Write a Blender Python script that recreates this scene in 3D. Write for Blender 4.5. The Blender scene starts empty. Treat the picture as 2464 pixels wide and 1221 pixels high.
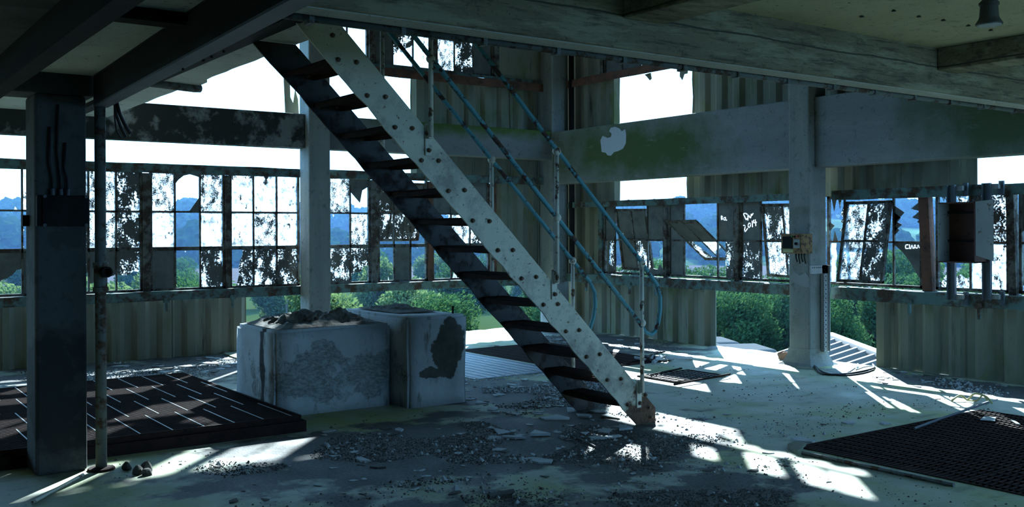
import bpy, bmesh, math, random
from mathutils import Vector, Matrix, noise as mnoise

# ------------------------------------------------------------------ camera, light, exposure
F, CX, CY, HY, H = 2386.0, 1232.0, 610.5, 556.0, 1.6      # photograph calibration (2464 x 1221)
ROLL = math.radians(0.23)
AZ = math.radians(54.4)                                    # heading of the view, from +X
SUN_AZ, SUN_EL = math.radians(47.2), math.radians(30.8)    # read from shadow edges on the floor
SKY = (0.26, 0.60, 1.0)
SKY_STRENGTH = 4.4
SUN_STRENGTH = 20.0
EXPOSURE = 0.42

scene = bpy.context.scene
col = scene.collection
cam_d = bpy.data.cameras.new('camera')
cam_d.sensor_width = 36.0
cam_d.lens = F / 2464.0 * 36.0
cam_d.shift_y = -(CY - HY) / 2464.0
cam_d.clip_end = 3000
cam = bpy.data.objects.new('camera', cam_d)
col.objects.link(cam)
cam.matrix_world = (Matrix.Translation((0, 0, H)) @ Matrix.Rotation(AZ - math.pi / 2, 4, 'Z')
                    @ Matrix.Rotation(math.pi / 2, 4, 'X') @ Matrix.Rotation(-ROLL, 4, 'Z'))
scene.camera = cam

world = bpy.data.worlds.new('sky')
scene.world = world
world.use_nodes = True
bg = world.node_tree.nodes['Background']
bg.inputs['Color'].default_value = (*SKY, 1)
bg.inputs['Strength'].default_value = SKY_STRENGTH

sun_d = bpy.data.lights.new('sun', 'SUN')
sun_d.energy = SUN_STRENGTH
sun_d.angle = math.radians(0.6)
sun_d.color = (0.80, 0.95, 1.0)
sun = bpy.data.objects.new('sun', sun_d)
col.objects.link(sun)
SUN_DIR = Vector((math.cos(SUN_AZ) * math.cos(SUN_EL), math.sin(SUN_AZ) * math.cos(SUN_EL), math.sin(SUN_EL)))
sun.rotation_euler = SUN_DIR.to_track_quat('Z', 'Y').to_euler()
sun.location = (20, 20, 20)

vs = scene.view_settings
vs.view_transform = 'Standard'
vs.look = 'None'
vs.gamma = 1.0
vs.use_curve_mapping = False
vs.exposure = EXPOSURE
scene.cycles.max_bounces = 8
scene.cycles.diffuse_bounces = 5
scene.cycles.transparent_max_bounces = 12
scene.cycles.use_denoising = True

# ------------------------------------------------------------------ photo pixel -> place
fw = Vector((math.cos(AZ), math.sin(AZ), 0))
rt = Vector((math.sin(AZ), -math.cos(AZ), 0))
CAM = Vector((0, 0, H))
def ray(px, py):
    a, b = px - CX, py - CY
    c, s = math.cos(ROLL), math.sin(ROLL)
    a2, b2 = c * a - s * b, s * a + c * b
    return fw * F + rt * a2 + Vector((0, 0, -(b2 + CY - HY)))
def gz(px, py, z=0.0): d = ray(px, py); return CAM + d * ((z - H) / d.z)
def gx(px, py, X): d = ray(px, py); return CAM + d * (X / d.x)
def gy(px, py, Y): d = ray(px, py); return CAM + d * (Y / d.y)
def gd(px, py, D): return CAM + ray(px, py) * (D / F)

R = random.Random(11)

# ------------------------------------------------------------------ mesh helpers
class MB:
    def __init__(self):
        self.v = []; self.f = []; self.mi = []
    def add(self, vs_, fs, mi=0):
        o = len(self.v)
        self.v += [Vector(p) for p in vs_]
        self.f += [[i + o for i in f] for f in fs]
        self.mi += [mi] * len(fs)
        return self
    def box(self, x0, x1, y0, y1, z0, z1, mi=0):
        x0, x1 = min(x0, x1), max(x0, x1); y0, y1 = min(y0, y1), max(y0, y1); z0, z1 = min(z0, z1), max(z0, z1)
        return self.add([(x0, y0, z0), (x1, y0, z0), (x1, y1, z0), (x0, y1, z0),
                         (x0, y0, z1), (x1, y0, z1), (x1, y1, z1), (x0, y1, z1)],
                        [(0, 3, 2, 1), (4, 5, 6, 7), (0, 1, 5, 4), (1, 2, 6, 5), (2, 3, 7, 6), (3, 0, 4, 7)], mi)
    def hexa(self, c8, mi=0):
        return self.add(c8, [(0, 3, 2, 1), (4, 5, 6, 7), (0, 1, 5, 4), (1, 2, 6, 5), (2, 3, 7, 6), (3, 0, 4, 7)], mi)
    def prism(self, poly, mapf, d0, d1, mi=0):
        n = len(poly)
        vs_ = [mapf(u, w, d0) for u, w in poly] + [mapf(u, w, d1) for u, w in poly]
        fs = [list(range(n))[::-1], list(range(n, 2 * n))]
        fs += [(i, (i + 1) % n, n + (i + 1) % n, n + i) for i in range(n)]
        return self.add(vs_, fs, mi)
    def tube(self, pts, r, n=8, cap=True, mi=0):
        pts = [Vector(p) for p in pts]
        rs = r if isinstance(r, (list, tuple)) else [r] * len(pts)
        o = len(self.v)
        up = Vector((0, 0, 1))
        prev = None
        for i, p in enumerate(pts):
            if i == 0: t = pts[1] - p
            elif i == len(pts) - 1: t = p - pts[i - 1]
            else: t = (pts[i + 1] - p).normalized() + (p - pts[i - 1]).normalized()
            t = t.normalized() if t.length > 1e-9 else Vector((0, 0, 1))
            if prev is None:
                ref = up if abs(t.dot(up)) < .95 else Vector((1, 0, 0))
                a = t.cross(ref).normalized()
            else:
                a = (prev - t * prev.dot(t))
                a = a.normalized() if a.length > 1e-6 else t.orthogonal().normalized()
            prev = a
            b = t.cross(a)
            for k in range(n):
                th = 2 * math.pi * k / n
                self.v.append(p + (a * math.cos(th) + b * math.sin(th)) * rs[i])
        m = len(pts)
        for i in range(m - 1):
            for k in range(n):
                self.f.append([o + i * n + k, o + i * n + (k + 1) % n, o + (i + 1) * n + (k + 1) % n, o + (i + 1) * n + k]); self.mi.append(mi)
        if cap:
            self.f.append([o + k for k in range(n)][::-1]); self.mi.append(mi)
            self.f.append([o + (m - 1) * n + k for k in range(n)]); self.mi.append(mi)
        return self
    def lathe(self, prof, c, n=20, axis=Vector((0, 0, 1)), mi=0):
        o = len(self.v)
        c = Vector(c); ax = axis.normalized(); a = ax.orthogonal().normalized(); b = ax.cross(a)
        for r, h in prof:
            for k in range(n):
                th = 2 * math.pi * k / n
                self.v.append(c + ax * h + (a * math.cos(th) + b * math.sin(th)) * r)
        for i in range(len(prof) - 1):
            for k in range(n):
                self.f.append([o + i * n + k, o + i * n + (k + 1) % n, o + (i + 1) * n + (k + 1) % n, o + (i + 1) * n + k]); self.mi.append(mi)
        self.f.append([o + k for k in range(n)][::-1]); self.mi.append(mi)
        self.f.append([o + (len(prof) - 1) * n + k for k in range(n)]); self.mi.append(mi)
        return self
    def ball(self, c, r, n=10):
        prof = [(max(1e-4, r * math.sin(math.pi * i / 8)), -r * math.cos(math.pi * i / 8)) for i in range(9)]
        return self.lathe(prof, c, n)
    def jitter(self, amt, sc=3.0):
        for i, p in enumerate(self.v):
            self.v[i] = p + mnoise.noise_vector(p * sc) * amt
        return self
    def build(self, name, mats, parent=None, org=None, smooth=False, bevel=0.0, bseg=2, recenter=False):
        me = bpy.data.meshes.new(name)
        if org is None:
            org = ORG.get(parent.name, Vector((0, 0, 0))) if parent is not None else Vector((0, 0, 0))
        org = Vector(org)
        loc = Vector((0, 0, 0))
        vv = self.v
        if recenter:
            loc = Vector((0, 0, 0))
            for p in vv: loc += p
            loc = loc / len(vv) - org
        me.from_pydata([tuple(p - org - loc) for p in vv], [], self.f)
        if not isinstance(mats, (list, tuple)): mats = [mats]
        for m in mats: me.materials.append(m)
        if len(mats) > 1:
            me.polygons.foreach_set('material_index', self.mi)
        me.update()
        bm = bmesh.new(); bm.from_mesh(me)
        bmesh.ops.recalc_face_normals(bm, faces=bm.faces)
        bm.to_mesh(me); bm.free()
        if smooth:
            me.polygons.foreach_set('use_smooth', [True] * len(me.polygons))
        o = bpy.data.objects.new(name, me)
        col.objects.link(o)
        if parent is not None:
            o.parent = parent
            o.location = loc
            ORG[o.name] = org + loc
        else:
            o.location = org + loc
            ORG[o.name] = org + loc
        if bevel:
            md = o.modifiers.new('bevel', 'BEVEL'); md.width = bevel; md.segments = bseg; md.limit_method = 'ANGLE'
        return o
ORG = {}

def tag(o, label=None, cat=None, group=None, kind=None):
    if label: o['label'] = label
    if cat: o['category'] = cat
    if group: o['group'] = group
    if kind: o['kind'] = kind
    return o
def empty(name, loc=(0, 0, 0)):
    o = bpy.data.objects.new(name, None)
    col.objects.link(o); o.location = loc; o.empty_display_size = 0.2
    ORG[o.name] = Vector(loc)
    return o
def place(o, name, loc, parent=None, rot=None, scale=None):
    """copy of one object sharing its mesh"""
    c = o.copy(); c.name = name
    col.objects.link(c)
    c.parent = parent
    base = ORG.get(parent.name, Vector((0, 0, 0))) if parent is not None else Vector((0, 0, 0))
    c.location = Vector(loc) - base
    if rot is not None: c.rotation_euler = rot
    if scale is not None: c.scale = scale
    ORG[c.name] = Vector(loc)
    return c

# ------------------------------------------------------------------ materials
class N:
    def __init__(self, name):
        self.m = bpy.data.materials.new(name); self.m.use_nodes = True
        self.nt = self.m.node_tree; self.nt.nodes.clear()
        self.out = self.nt.nodes.new('ShaderNodeOutputMaterial')
    def n(self, t): return self.nt.nodes.new(t)
    def l(self, a, b): self.nt.links.new(a, b)
    def setv(self, sock, v):
        if hasattr(v, 'is_output') or hasattr(v, 'links'): self.l(v, sock)
        else:
            if sock.type == 'RGBA' and len(v) == 3: v = (*v, 1)
            sock.default_value = v
    def pos(self, scale=(1, 1, 1), local=False):
        if local:
            g = self.n('ShaderNodeTexCoord'); s = g.outputs['Object']
        else:
            g = self.n('ShaderNodeNewGeometry'); s = g.outputs['Position']
        mp = self.n('ShaderNodeMapping'); mp.inputs['Scale'].default_value = scale
        self.l(s, mp.inputs['Vector'])
        return mp.outputs['Vector']
    def noise(self, scale, detail=6, rough=.6, vec=None, dist=0.0):
        t = self.n('ShaderNodeTexNoise')
        t.inputs['Scale'].default_value = scale; t.inputs['Detail'].default_value = detail
        t.inputs['Roughness'].default_value = rough; t.inputs['Distortion'].default_value = dist
        self.l(vec if vec is not None else self.pos(), t.inputs['Vector'])
        return t.outputs['Fac']
    def rmp(self, fac, a, b, c=0.0, d=1.0):
        t = self.n('ShaderNodeMapRange'); t.clamp = True
        self.l(fac, t.inputs['Value'])
        for k, v in zip(('From Min', 'From Max', 'To Min', 'To Max'), (a, b, c, d)): t.inputs[k].default_value = v
        return t.outputs['Result']
    def math(self, op, a, b=None):
        t = self.n('ShaderNodeMath'); t.operation = op
        self.setv(t.inputs[0], a)
        if b is not None: self.setv(t.inputs[1], b)
        return t.outputs[0]
    def mix(self, fac, a, b):
        t = self.n('ShaderNodeMix'); t.data_type = 'RGBA'
        self.setv(t.inputs['Factor'], fac); self.setv(t.inputs['A'], a); self.setv(t.inputs['B'], b)
        return t.outputs['Result']
    def blob(self, c, rad, amt=.6, nscale=4.0, soft=.15):
        """1 inside an irregular patch of the thing itself (stain, dirt, peeled area)"""
        g = self.n('ShaderNodeNewGeometry')
        s = self.n('ShaderNodeVectorMath'); s.operation = 'SUBTRACT'; s.inputs[1].default_value = c
        self.l(g.outputs['Position'], s.inputs[0])
        m = self.n('ShaderNodeVectorMath'); m.operation = 'DIVIDE'; m.inputs[1].default_value = rad
        self.l(s.outputs[0], m.inputs[0])
        ln = self.n('ShaderNodeVectorMath'); ln.operation = 'LENGTH'; self.l(m.outputs[0], ln.inputs[0])
        nz = self.noise(nscale, 7, .62)
        d = self.math('ADD', ln.outputs['Value'], self.rmp(nz, .25, .75, -amt, amt))
        return self.rmp(d, 1 + soft, 1 - soft)
    def maxv(self, *fs):
        r = fs[0]
        for f in fs[1:]: r = self.math('MAXIMUM', r, f)
        return r
    def bump(self, h, strength=.3, dist=.02):
        b = self.n('ShaderNodeBump'); b.inputs['Strength'].default_value = strength; b.inputs['Distance'].default_value = dist
        self.l(h, b.inputs['Height']); return b.outputs['Normal']
    def principled(self, colr, rough=.85, metal=0.0, normal=None, spec=.3):
        p = self.n('ShaderNodeBsdfPrincipled')
        self.setv(p.inputs['Base Color'], colr); self.setv(p.inputs['Roughness'], rough)
        p.inputs['Metallic'].default_value = metal
        p.inputs['Specular IOR Level'].default_value = spec
        if normal is not None: self.l(normal, p.inputs['Normal'])
        self.l(p.outputs[0], self.out.inputs['Surface'])
        return p

def simple(name, c1, c2, scale=4, rough=.85, metal=0, bump=.25, bscale=35, stretch=(1, 1, 1), spots=None, spec=.3, local=False, k=.62):
    n = N(name)
    c1 = tuple(x * k for x in c1); c2 = tuple(x * k for x in c2)
    v = n.pos(stretch, local)
    c = n.mix(n.rmp(n.noise(scale, 8, .62, v), .3, .72), c1, c2)
    if spots:
        for (sc, sscale, lo, hi) in spots:
            c = n.mix(n.rmp(n.noise(sscale, 7, .65, n.pos((1, 1, 1), local)), lo, hi), c, sc)
    n.principled(c, rough, metal, n.bump(n.noise(bscale, 6, .65, v), bump), spec)
    return n.m

MT = {}
DIM = 0.5        # grimy, weathered surfaces: low albedo
def dm(c, k=None): return tuple(x * (DIM if k is None else k) for x in c)
def concrete(name, c1, c2, streak=(1, 1, .25), moss=None, extra=None, bump=.35, board=None, k=None):
    n = N(name)
    c1, c2 = dm(c1, k), dm(c2, k)
    c = n.mix(n.rmp(n.noise(2.2, 9, .65, n.pos(streak)), .3, .7), c1, c2)
    c = n.mix(n.rmp(n.noise(9, 8, .7), .56, .72), c, tuple(k * .55 for k in c1))
    c = n.mix(n.rmp(n.noise(60, 3, .5), .62, .75), c, tuple(k * .4 for k in c1))
    if moss:
        for (mc, sc, lo, hi) in moss:
            c = n.mix(n.rmp(n.noise(sc, 6, .6), lo, hi), c, mc)
    if extra: c = extra(n, c)
    h = n.math('ADD', n.noise(30, 7, .65), n.math('MULTIPLY', n.noise(6, 5, .6), 1.5))
    if board:
        h = n.math('ADD', h, n.math('MULTIPLY', n.noise(3, 6, .7, n.pos(board)), 2.0))
    n.principled(c, .88, 0, n.bump(h, bump, .015), .25)
    MT[name] = n.m
    return n.m

concrete('concrete', (.25, .27, .27), (.36, .38, .37), moss=[((0.060, 0.085, 0.045), 1.1, .60, .78)])
concrete('concrete_column', (.27, .30, .29), (.38, .40, .38), k=.66, streak=(3, 3, .3), moss=[((0.075, 0.095, 0.050), 1.3, .58, .8)])
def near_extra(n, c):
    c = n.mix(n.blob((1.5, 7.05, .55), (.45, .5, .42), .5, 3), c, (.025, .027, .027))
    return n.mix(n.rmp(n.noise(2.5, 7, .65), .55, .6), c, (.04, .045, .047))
concrete('concrete_near_shaded', (.20, .22, .23), (.28, .31, .32), extra=near_extra, k=.26)  # darker concrete copy; shade of the low bay put into its colour
def beamB_extra(n, c):
    c = n.mix(n.blob((9.65, 10.6, 2.75), (.5, 1.7, .42), .5, 1.5, .45), c, (0.065, 0.095, 0.035))
    c = n.mix(n.blob((9.65, 5.2, 2.75), (.5, .8, .5), .5, 1.5, .5), c, (0.070, 0.100, 0.050))
    c = n.mix(n.math('MULTIPLY', n.rmp(n.noise(3, 9, .75, n.pos((1, 1, 4))), .58, .66), .35), c, (0.275, 0.300, 0.300))
    return c
concrete('concrete_beam_right', (.29, .32, .33), (.40, .43, .43), streak=(1, .25, 1.5), extra=beamB_extra, k=.6)
def beamA_extra(n, c):
    k = n.rmp(n.noise(2.0, 8, .68), .42, .5)
    g = n.n('ShaderNodeNewGeometry'); sp = n.n('ShaderNodeSeparateXYZ'); n.l(g.outputs['Position'], sp.inputs[0])
    left = n.rmp(sp.outputs['X'], 6.3, 5.4)
    c = n.mix(n.math('MULTIPLY', k, left), c, (.025, .03, .028))
    right = n.rmp(sp.outputs['X'], 6.2, 7.0)
    top = n.math('MULTIPLY', right, n.rmp(n.math('ADD', sp.outputs['Z'], n.math('MULTIPLY', n.noise(4, 6, .6), .3)), 3.12, 3.3))
    return n.mix(top, c, (0.065, 0.110, 0.025))
concrete('concrete_beam_left', (.31, .34, .34), (.40, .43, .42), streak=(.4, 1, 1), extra=beamA_extra)
def board_extra(n, c):
    c = n.mix(n.math('MULTIPLY', n.rmp(n.noise(11, 9, .75, n.pos((.22, 1, 2.6))), .50, .60), .8), c, (.07, .068, .055))
    k = n.rmp(n.noise(5, 9, .72, n.pos((.35, 1, 2.2))), .50, .60)
    c = n.mix(k, c, (.30, .29, .21))
    g = n.n('ShaderNodeNewGeometry'); sp = n.n('ShaderNodeSeparateXYZ'); n.l(g.outputs['Position'], sp.inputs[0])
    z = n.math('ADD', sp.outputs['Z'], n.math('MULTIPLY', n.noise(1.5, 5, .6), .05))
    crack = n.rmp(n.math('ABSOLUTE', n.math('SUBTRACT', z, 2.925)), .004, .008, 1, 0)
    return n.mix(crack, c, (.07, .07, .06))
concrete('concrete_boardmarked', (.23, .205, .145), (.33, .30, .21), streak=(.3, 1, 1.5), extra=board_extra, bump=.6, board=(.25, 1, 3), k=.75)
def ceil_extra(n, c):
    return n.mix(n.rmp(n.noise(28, 3, .5), .68, .74), c, (.08, .08, .07))
concrete('ceiling_plaster', (.40, .385, .25), (.50, .48, .33), streak=(1, 1, 1), extra=ceil_extra, bump=.12, k=1.0)
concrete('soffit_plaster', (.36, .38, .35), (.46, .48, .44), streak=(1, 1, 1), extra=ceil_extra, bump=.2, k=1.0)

def make_floor():
    n = N('floor_screed')
    c = n.mix(n.rmp(n.noise(1.3, 8, .62), .35, .65), (.28, .31, .245), (.40, .43, .37))
    c = n.mix(n.rmp(n.noise(.9, 6, .6, n.pos((1, .6, 1))), .46, .64), c, (.25, .31, .12))
    c = n.mix(n.rmp(n.noise(5, 9, .7, n.pos((.5, 1, 1))), .54, .70), c, (.15, .18, .12))
    d = n.maxv(n.blob((3.9, 6.3, 0), (1.9, 1.0, 1), .75, 1.6, .12),
               n.blob((4.9, 5.5, 0), (1.0, .75, 1), .8, 1.8, .12),
               n.blob((2.5, 4.7, 0), (1.5, .42, 1), .9, 2.0, .15),
               n.blob((4.3, 4.1, 0), (.9, .45, 1), .9, 2.2, .15),
               n.blob((5.9, 7.9, 0), (.9, 1.1, 1), .8, 1.5, .15),
               n.blob((3.6, 11.8, 0), (3.2, 1.2, 1), .8, 1.3, .2),
               n.blob((9.6, 5.4, 0), (.5, 1.7, 1), .7, 2.5, .2),
               n.blob((9.3, 10.8, 0), (.9, 1.7, 1), .8, 1.8, .2))
    dirt = n.mix(n.rmp(n.noise(45, 5, .7), .4, .65), (0.033, 0.034, 0.033), (0.102, 0.102, 0.099))
    c = n.mix(d, c, dirt)
    speck = n.rmp(n.noise(26, 4, .55), .66, .70)
    c = n.mix(n.math('MULTIPLY', speck, .8), c, (0.042, 0.045, 0.042))
    h = n.math('ADD', n.noise(40, 6, .7), n.math('MULTIPLY', d, n.noise(90, 4, .7)))
    n.principled(c, n.rmp(n.noise(2, 5, .6), .3, .7, .55, .85), 0, n.bump(h, .45, .012), .35)
    MT['floor'] = n.m
make_floor()

def make_siding():
    n = N('cement_siding')
    c = n.mix(n.rmp(n.noise(1.6, 8, .6, n.pos((1.5, 1.5, .35))), .3, .7), (.165, .17, .132), (.24, .245, .19))
    c = n.mix(n.rmp(n.noise(2.2, 6, .6, n.pos((1, 1, .6))), .54, .74), c, (.11, .15, .05))
    c = n.mix(n.rmp(n.noise(4, 7, .7, n.pos((2.5, 2.5, .2))), .58, .70), c, (.06, .062, .055))
    n.principled(c, .9, 0, n.bump(n.noise(45, 6, .65), .3, .01), .2)
    MT['siding'] = n.m
make_siding()

def plaster():
    n = N('peeling_plaster')
    c = n.mix(n.rmp(n.noise(2.0, 8, .62), .35, .66), (0.340, 0.375, 0.400), (0.480, 0.520, 0.550))
    c = n.mix(n.rmp(n.noise(5, 7, .6, n.pos((2, 2, .5))), .57, .68), c, (0.150, 0.160, 0.135))
    low = n.maxv(n.blob((3.75, 8.08, .30), (.52, .5, .20), .9, 3.2, .10), n.blob((3.5, 8.08, .36), (.25, .5, .12), .8, 4, .1), n.blob((4.15, 8.08, .27), (.28, .5, .14), .9, 4, .12), n.blob((3.72, 8.08, .52), (.14, .5, .1), .8, 5, .12))
    low = n.math('MULTIPLY', low, n.rmp(n.noise(6.5, 7, .65), .40, .52))
    rough = n.mix(n.rmp(n.noise(22, 7, .75, n.pos((1, 1, 2.2))), .42, .6), (.08, .09, .075), (.33, .36, .35))
    c = n.mix(n.math('MULTIPLY', low, .75), c, rough)
    bare = n.maxv(n.blob((4.86, 7.8, .52), (.16, .6, .25), .45, 4, .05), n.blob((4.68, 7.8, .30), (.12, .6, .05), .6, 5, .05))
    cem = n.mix(n.rmp(n.noise(9, 7, .6), .3, .7), (0.050, 0.058, 0.052), (0.095, 0.100, 0.090))
    c = n.mix(bare, c, cem)
    c = n.mix(n.blob((3.28, 8.36, .45), (.3, .05, .55), .5, 5, .25), c, (.03, .03, .03))
    c = n.mix(n.math('MULTIPLY', n.rmp(n.noise(18, 6, .7), .6, .7), .5), c, (0.110, 0.120, 0.110))
    h = n.math('ADD', n.math('MULTIPLY', n.math('MAXIMUM', low, bare), -1.0), n.math('MULTIPLY', n.noise(24, 7, .7), .5))
    n.principled(c, .85, 0, n.bump(h, .7, .02), .25)
    MT['plaster'] = n.m
plaster()

def painted(name, paint1, paint2, rust1, rust2, lo, hi, scale=9, rough=.55, extra=None, k0=.62, sp=.4, smudge=None):
    n = N(name)
    paint1, paint2, rust1, rust2 = [dm(q, k0) for q in (paint1, paint2, rust1, rust2)]
    p = n.mix(n.rmp(n.noise(3, 7, .6), .3, .7), paint1, paint2)
    if smudge:
        p = n.mix(n.math('MULTIPLY', n.rmp(n.noise(2.6, 9, .72), .48, .62), .75), p, smudge)
    k = n.rmp(n.noise(scale, 8, .68), lo, hi)
    if extra: k = n.math('MAXIMUM', k, extra(n))
    r = n.mix(n.rmp(n.noise(30, 6, .7), .35, .65), rust1, rust2)
    h = n.math('ADD', n.math('MULTIPLY', k, -.6), n.math('MULTIPLY', n.noise(60, 5, .6), .5))
    n.principled(n.mix(k, p, r), n.rmp(k, 0, 1, rough, .9), 0, n.bump(h, .4, .008), sp)
    MT[name] = n.m
def foot(n): return n.blob((5.74, 6.03, .02), (.26, 1.2, .30), .5, 6, .1)
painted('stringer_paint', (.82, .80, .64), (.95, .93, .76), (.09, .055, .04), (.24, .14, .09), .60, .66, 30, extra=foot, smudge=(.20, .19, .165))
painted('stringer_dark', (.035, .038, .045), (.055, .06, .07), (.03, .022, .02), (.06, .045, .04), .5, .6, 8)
painted('rail_paint', (.05, .22, .27), (.09, .30, .35), (.035, .022, .02), (.09, .05, .04), .525, .56, 7, k0=.95)
painted('post_paint', (.55, .54, .46), (.66, .65, .56), (.06, .04, .03), (.17, .10, .06), .54, .6, 13, k0=.95)
painted('girt_paint', (.10, .20, .20), (.17, .28, .26), (.045, .035, .028), (.14, .08, .05), .46, .58, 5, .7)
painted('rust_girt', (.20, .085, .055), (.30, .12, .07), (.07, .04, .035), (.16, .09, .06), .45, .6, 6, .8)
painted('frame_paint', (.15, .15, .13), (.24, .25, .23), (.035, .028, .024), (.11, .07, .05), .44, .56, 9, .75)
painted('grating_rust', (.04, .024, .022), (.065, .038, .034), (.025, .018, .018), (.055, .036, .033), .45, .6, 8, .85, sp=.08)
painted('pipe_paint', (.14, .17, .17), (.20, .23, .22), (.06, .04, .03), (.16, .09, .055), .50, .58, 10, .6)
painted('box_orange', (.42, .22, .07), (.55, .32, .10), (.10, .06, .04), (.22, .12, .07), .5, .58, 20, .6, k0=.42)
painted('cabinet_red', (.10, .045, .035), (.15, .065, .05), (.04, .03, .03), (.08, .05, .04), .56, .64, 16, .8)
painted('cabinet_grey', (.33, .36, .36), (.42, .45, .45), (.10, .07, .06), (.2, .13, .1), .60, .66, 12, .7)
MT['strip_metal'] = simple('worn_strip', (.30, .30, .31), (.42, .42, .43), 8, .45, .5, .15)
MT['sheen_grating'] = simple('sky_sheen_grating', (.20, .24, .30), (.32, .37, .44), 6, .38, .5, .3)  # bluish pale base colour stands in for sky mirrored off the bars
MT['steel_blue'] = simple('grey_steel', (.15, .19, .24), (.22, .27, .33), 4, .6, .1, .2, k=.42)
MT['black_steel'] = simple('black_steel', (.012, .013, .015), (.026, .028, .03), 5, .8, 0, .25, spec=.12)
MT['tray'] = simple('galvanised_tray', (.50, .52, .54), (.62, .64, .66), 9, .6, .0, .2)
MT['hole'] = simple('dark_slot', (.01, .01, .012), (.015, .015, .015), 5, .9)
MT['cable_black'] = simple('black_cable', (.015, .016, .02), (.03, .03, .035), 8, .5)
MT['cable_yellow'] = simple('yellow_cable', (.55, .52, .22), (.65, .62, .30), 8, .5)
MT['cable_white'] = simple('pale_cable', (.45, .48, .50), (.55, .58, .6), 8, .5)
MT['flake'] = simple('plaster_flake', (.42, .47, .50), (.66, .72, .76), 5, .8, 0, .3)
MT['flake_dark'] = simple('dark_flake', (.07, .07, .065), (.16, .16, .15), 7, .9, 0, .4)
MT['gravel'] = simple('gravel', (.05, .05, .05), (.17, .17, .165), 38, .92, 0, .4)
MT['crumb'] = simple('crumbled_mortar', (.05, .052, .048), (.27, .28, .26), 9, .92, 0, .9, 18)
MT['lamp_body'] = simple('lamp_body', (.10, .10, .10), (.16, .16, .155), 12, .6, .2)
MT['lamp_glass'] = simple('lamp_glass', (.5, .54, .56), (.62, .66, .68), 12, .25)
MT['red'] = simple('red_button', (.5, .02, .03), (.55, .03, .04), 5, .4)
MT['green'] = simple('green_button', (.03, .25, .10), (.04, .3, .12), 5, .4)
MT['patch'] = simple('bare_plaster', (.62, .68, .76), (.68, .74, .82), 9, .85, 0, .1)
MT['van_white'] = simple('van_white', (.78, .79, .8), (.82, .83, .84), 3, .9, 0, .02, k=.085, spec=0)
MT['van_glass'] = simple('van_glass', (.02, .025, .03), (.03, .035, .04), 3, .1, 0, .02, spec=.6)
MT['tyre'] = simple('tyre', (.02, .02, .02), (.03, .03, .03), 3, .9)
MT['roof_sheet'] = simple('roof_sheet', (.45, .46, .48), (.58, .59, .61), 2, .7, .0, .1, k=.13, spec=.1)
MT['bark'] = simple('bark', (.07, .055, .04), (.12, .10, .08), 6, .95)
MT['brick'] = simple('brickwork', (.28, .16, .11), (.38, .22, .16), 6, .9)

def leafmat(name, c1, c2, tr):
    n = N(name)
    oi = n.n('ShaderNodeObjectInfo')
    c = n.mix(n.rmp(n.noise(1.1, 5, .6), .3, .7), c1, c2)
    c = n.mix(n.math('MULTIPLY', oi.outputs['Random'], .4), c, tuple(k * .6 for k in c1))
    d = n.n('ShaderNodeBsdfDiffuse'); t = n.n('ShaderNodeBsdfTranslucent')
    n.setv(d.inputs['Color'], c); n.setv(t.inputs['Color'], n.mix(.5, c, (c2[0] * 1.6, c2[1] * 1.5, c2[2])))
    mx = n.n('ShaderNodeMixShader'); mx.inputs[0].default_value = tr
    n.l(d.outputs[0], mx.inputs[1]); n.l(t.outputs[0], mx.inputs[2]); n.l(mx.outputs[0], n.out.inputs['Surface'])
    MT[name] = n.m
leafmat('leaf_green', (.012, .04, .022), (.035, .08, .03), .35)
leafmat('leaf_pale', (.04, .075, .04), (.085, .13, .055), .4)
leafmat('leaf_hill', (.012, .03, .014), (.028, .055, .022), .2)
MT['meadow'] = simple('meadow_grass', (.10, .17, .04), (.17, .25, .07), .05, .95, 0, .3, 2, k=.17, spec=0)
MT['hill'] = simple('hill_grass', (.10, .17, .045), (.16, .24, .07), .02, .95, 0, .3, 1, spots=[((.05, .09, .035), .03, .45, .6)], k=.2, spec=0)
MT['plough'] = simple('ploughed_soil', (.25, .20, .19), (.33, .27, .25), .3, .95, 0, .5, 3, k=.2, spec=0)

def glass(name, cover, nscale, clean=(.80, .86, .90), dark=(.045, .045, .038), stretch=(1, 1, .6), soft=.02, trans=.12, fine=.5):
    """dirty obscured pane: lets daylight glow through where it is clean, black with grime elsewhere"""
    n = N(name)
    f = n.math('ADD', n.math('MULTIPLY', n.noise(nscale, 8, .66, n.pos(stretch)), 1 - fine * .5), n.math('MULTIPLY', n.noise(nscale * 7, 5, .6), fine * .5))
    k = n.rmp(f, cover - soft, cover + soft)            # 1 = clean
    tl = n.n('ShaderNodeBsdfTranslucent'); n.setv(tl.inputs['Color'], n.mix(n.rmp(n.noise(14, 6, .7), .35, .62), tuple(q * .22 for q in clean), clean))
    tp = n.n('ShaderNodeBsdfTransparent'); tp.inputs['Color'].default_value = (.9, .95, 1, 1)
    mx = n.n('ShaderNodeMixShader'); mx.inputs[0].default_value = trans
    n.l(tl.outputs[0], mx.inputs[1]); n.l(tp.outputs[0], mx.inputs[2])
    df = n.n('ShaderNodeBsdfPrincipled'); df.inputs['Roughness'].default_value = .6
    n.setv(df.inputs['Base Color'], n.mix(n.rmp(n.noise(6, 5, .6), .3, .7), dark, tuple(q * 2.2 for q in dark)))
    m2 = n.n('ShaderNodeMixShader'); n.setv(m2.inputs[0], k)
    n.l(df.outputs[0], m2.inputs[1]); n.l(mx.outputs[0], m2.inputs[2])
    n.l(m2.outputs[0], n.out.inputs['Surface'])
    MT[name] = n.m
glass('pane_F', .41, 9)                       # nearly clean, glowing
glass('pane_S', .475, 12, fine=1.0)              # speckled
glass('pane_H', .53, 7, fine=.8)           # half grimed
glass('pane_D', .66, 9, dark=(.06, .062, .055), fine=.6)              # all grime, a few pinholes
glass('pane_C', .02, 4, clean=(.9, .95, 1), trans=.75)   # clear shard
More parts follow.
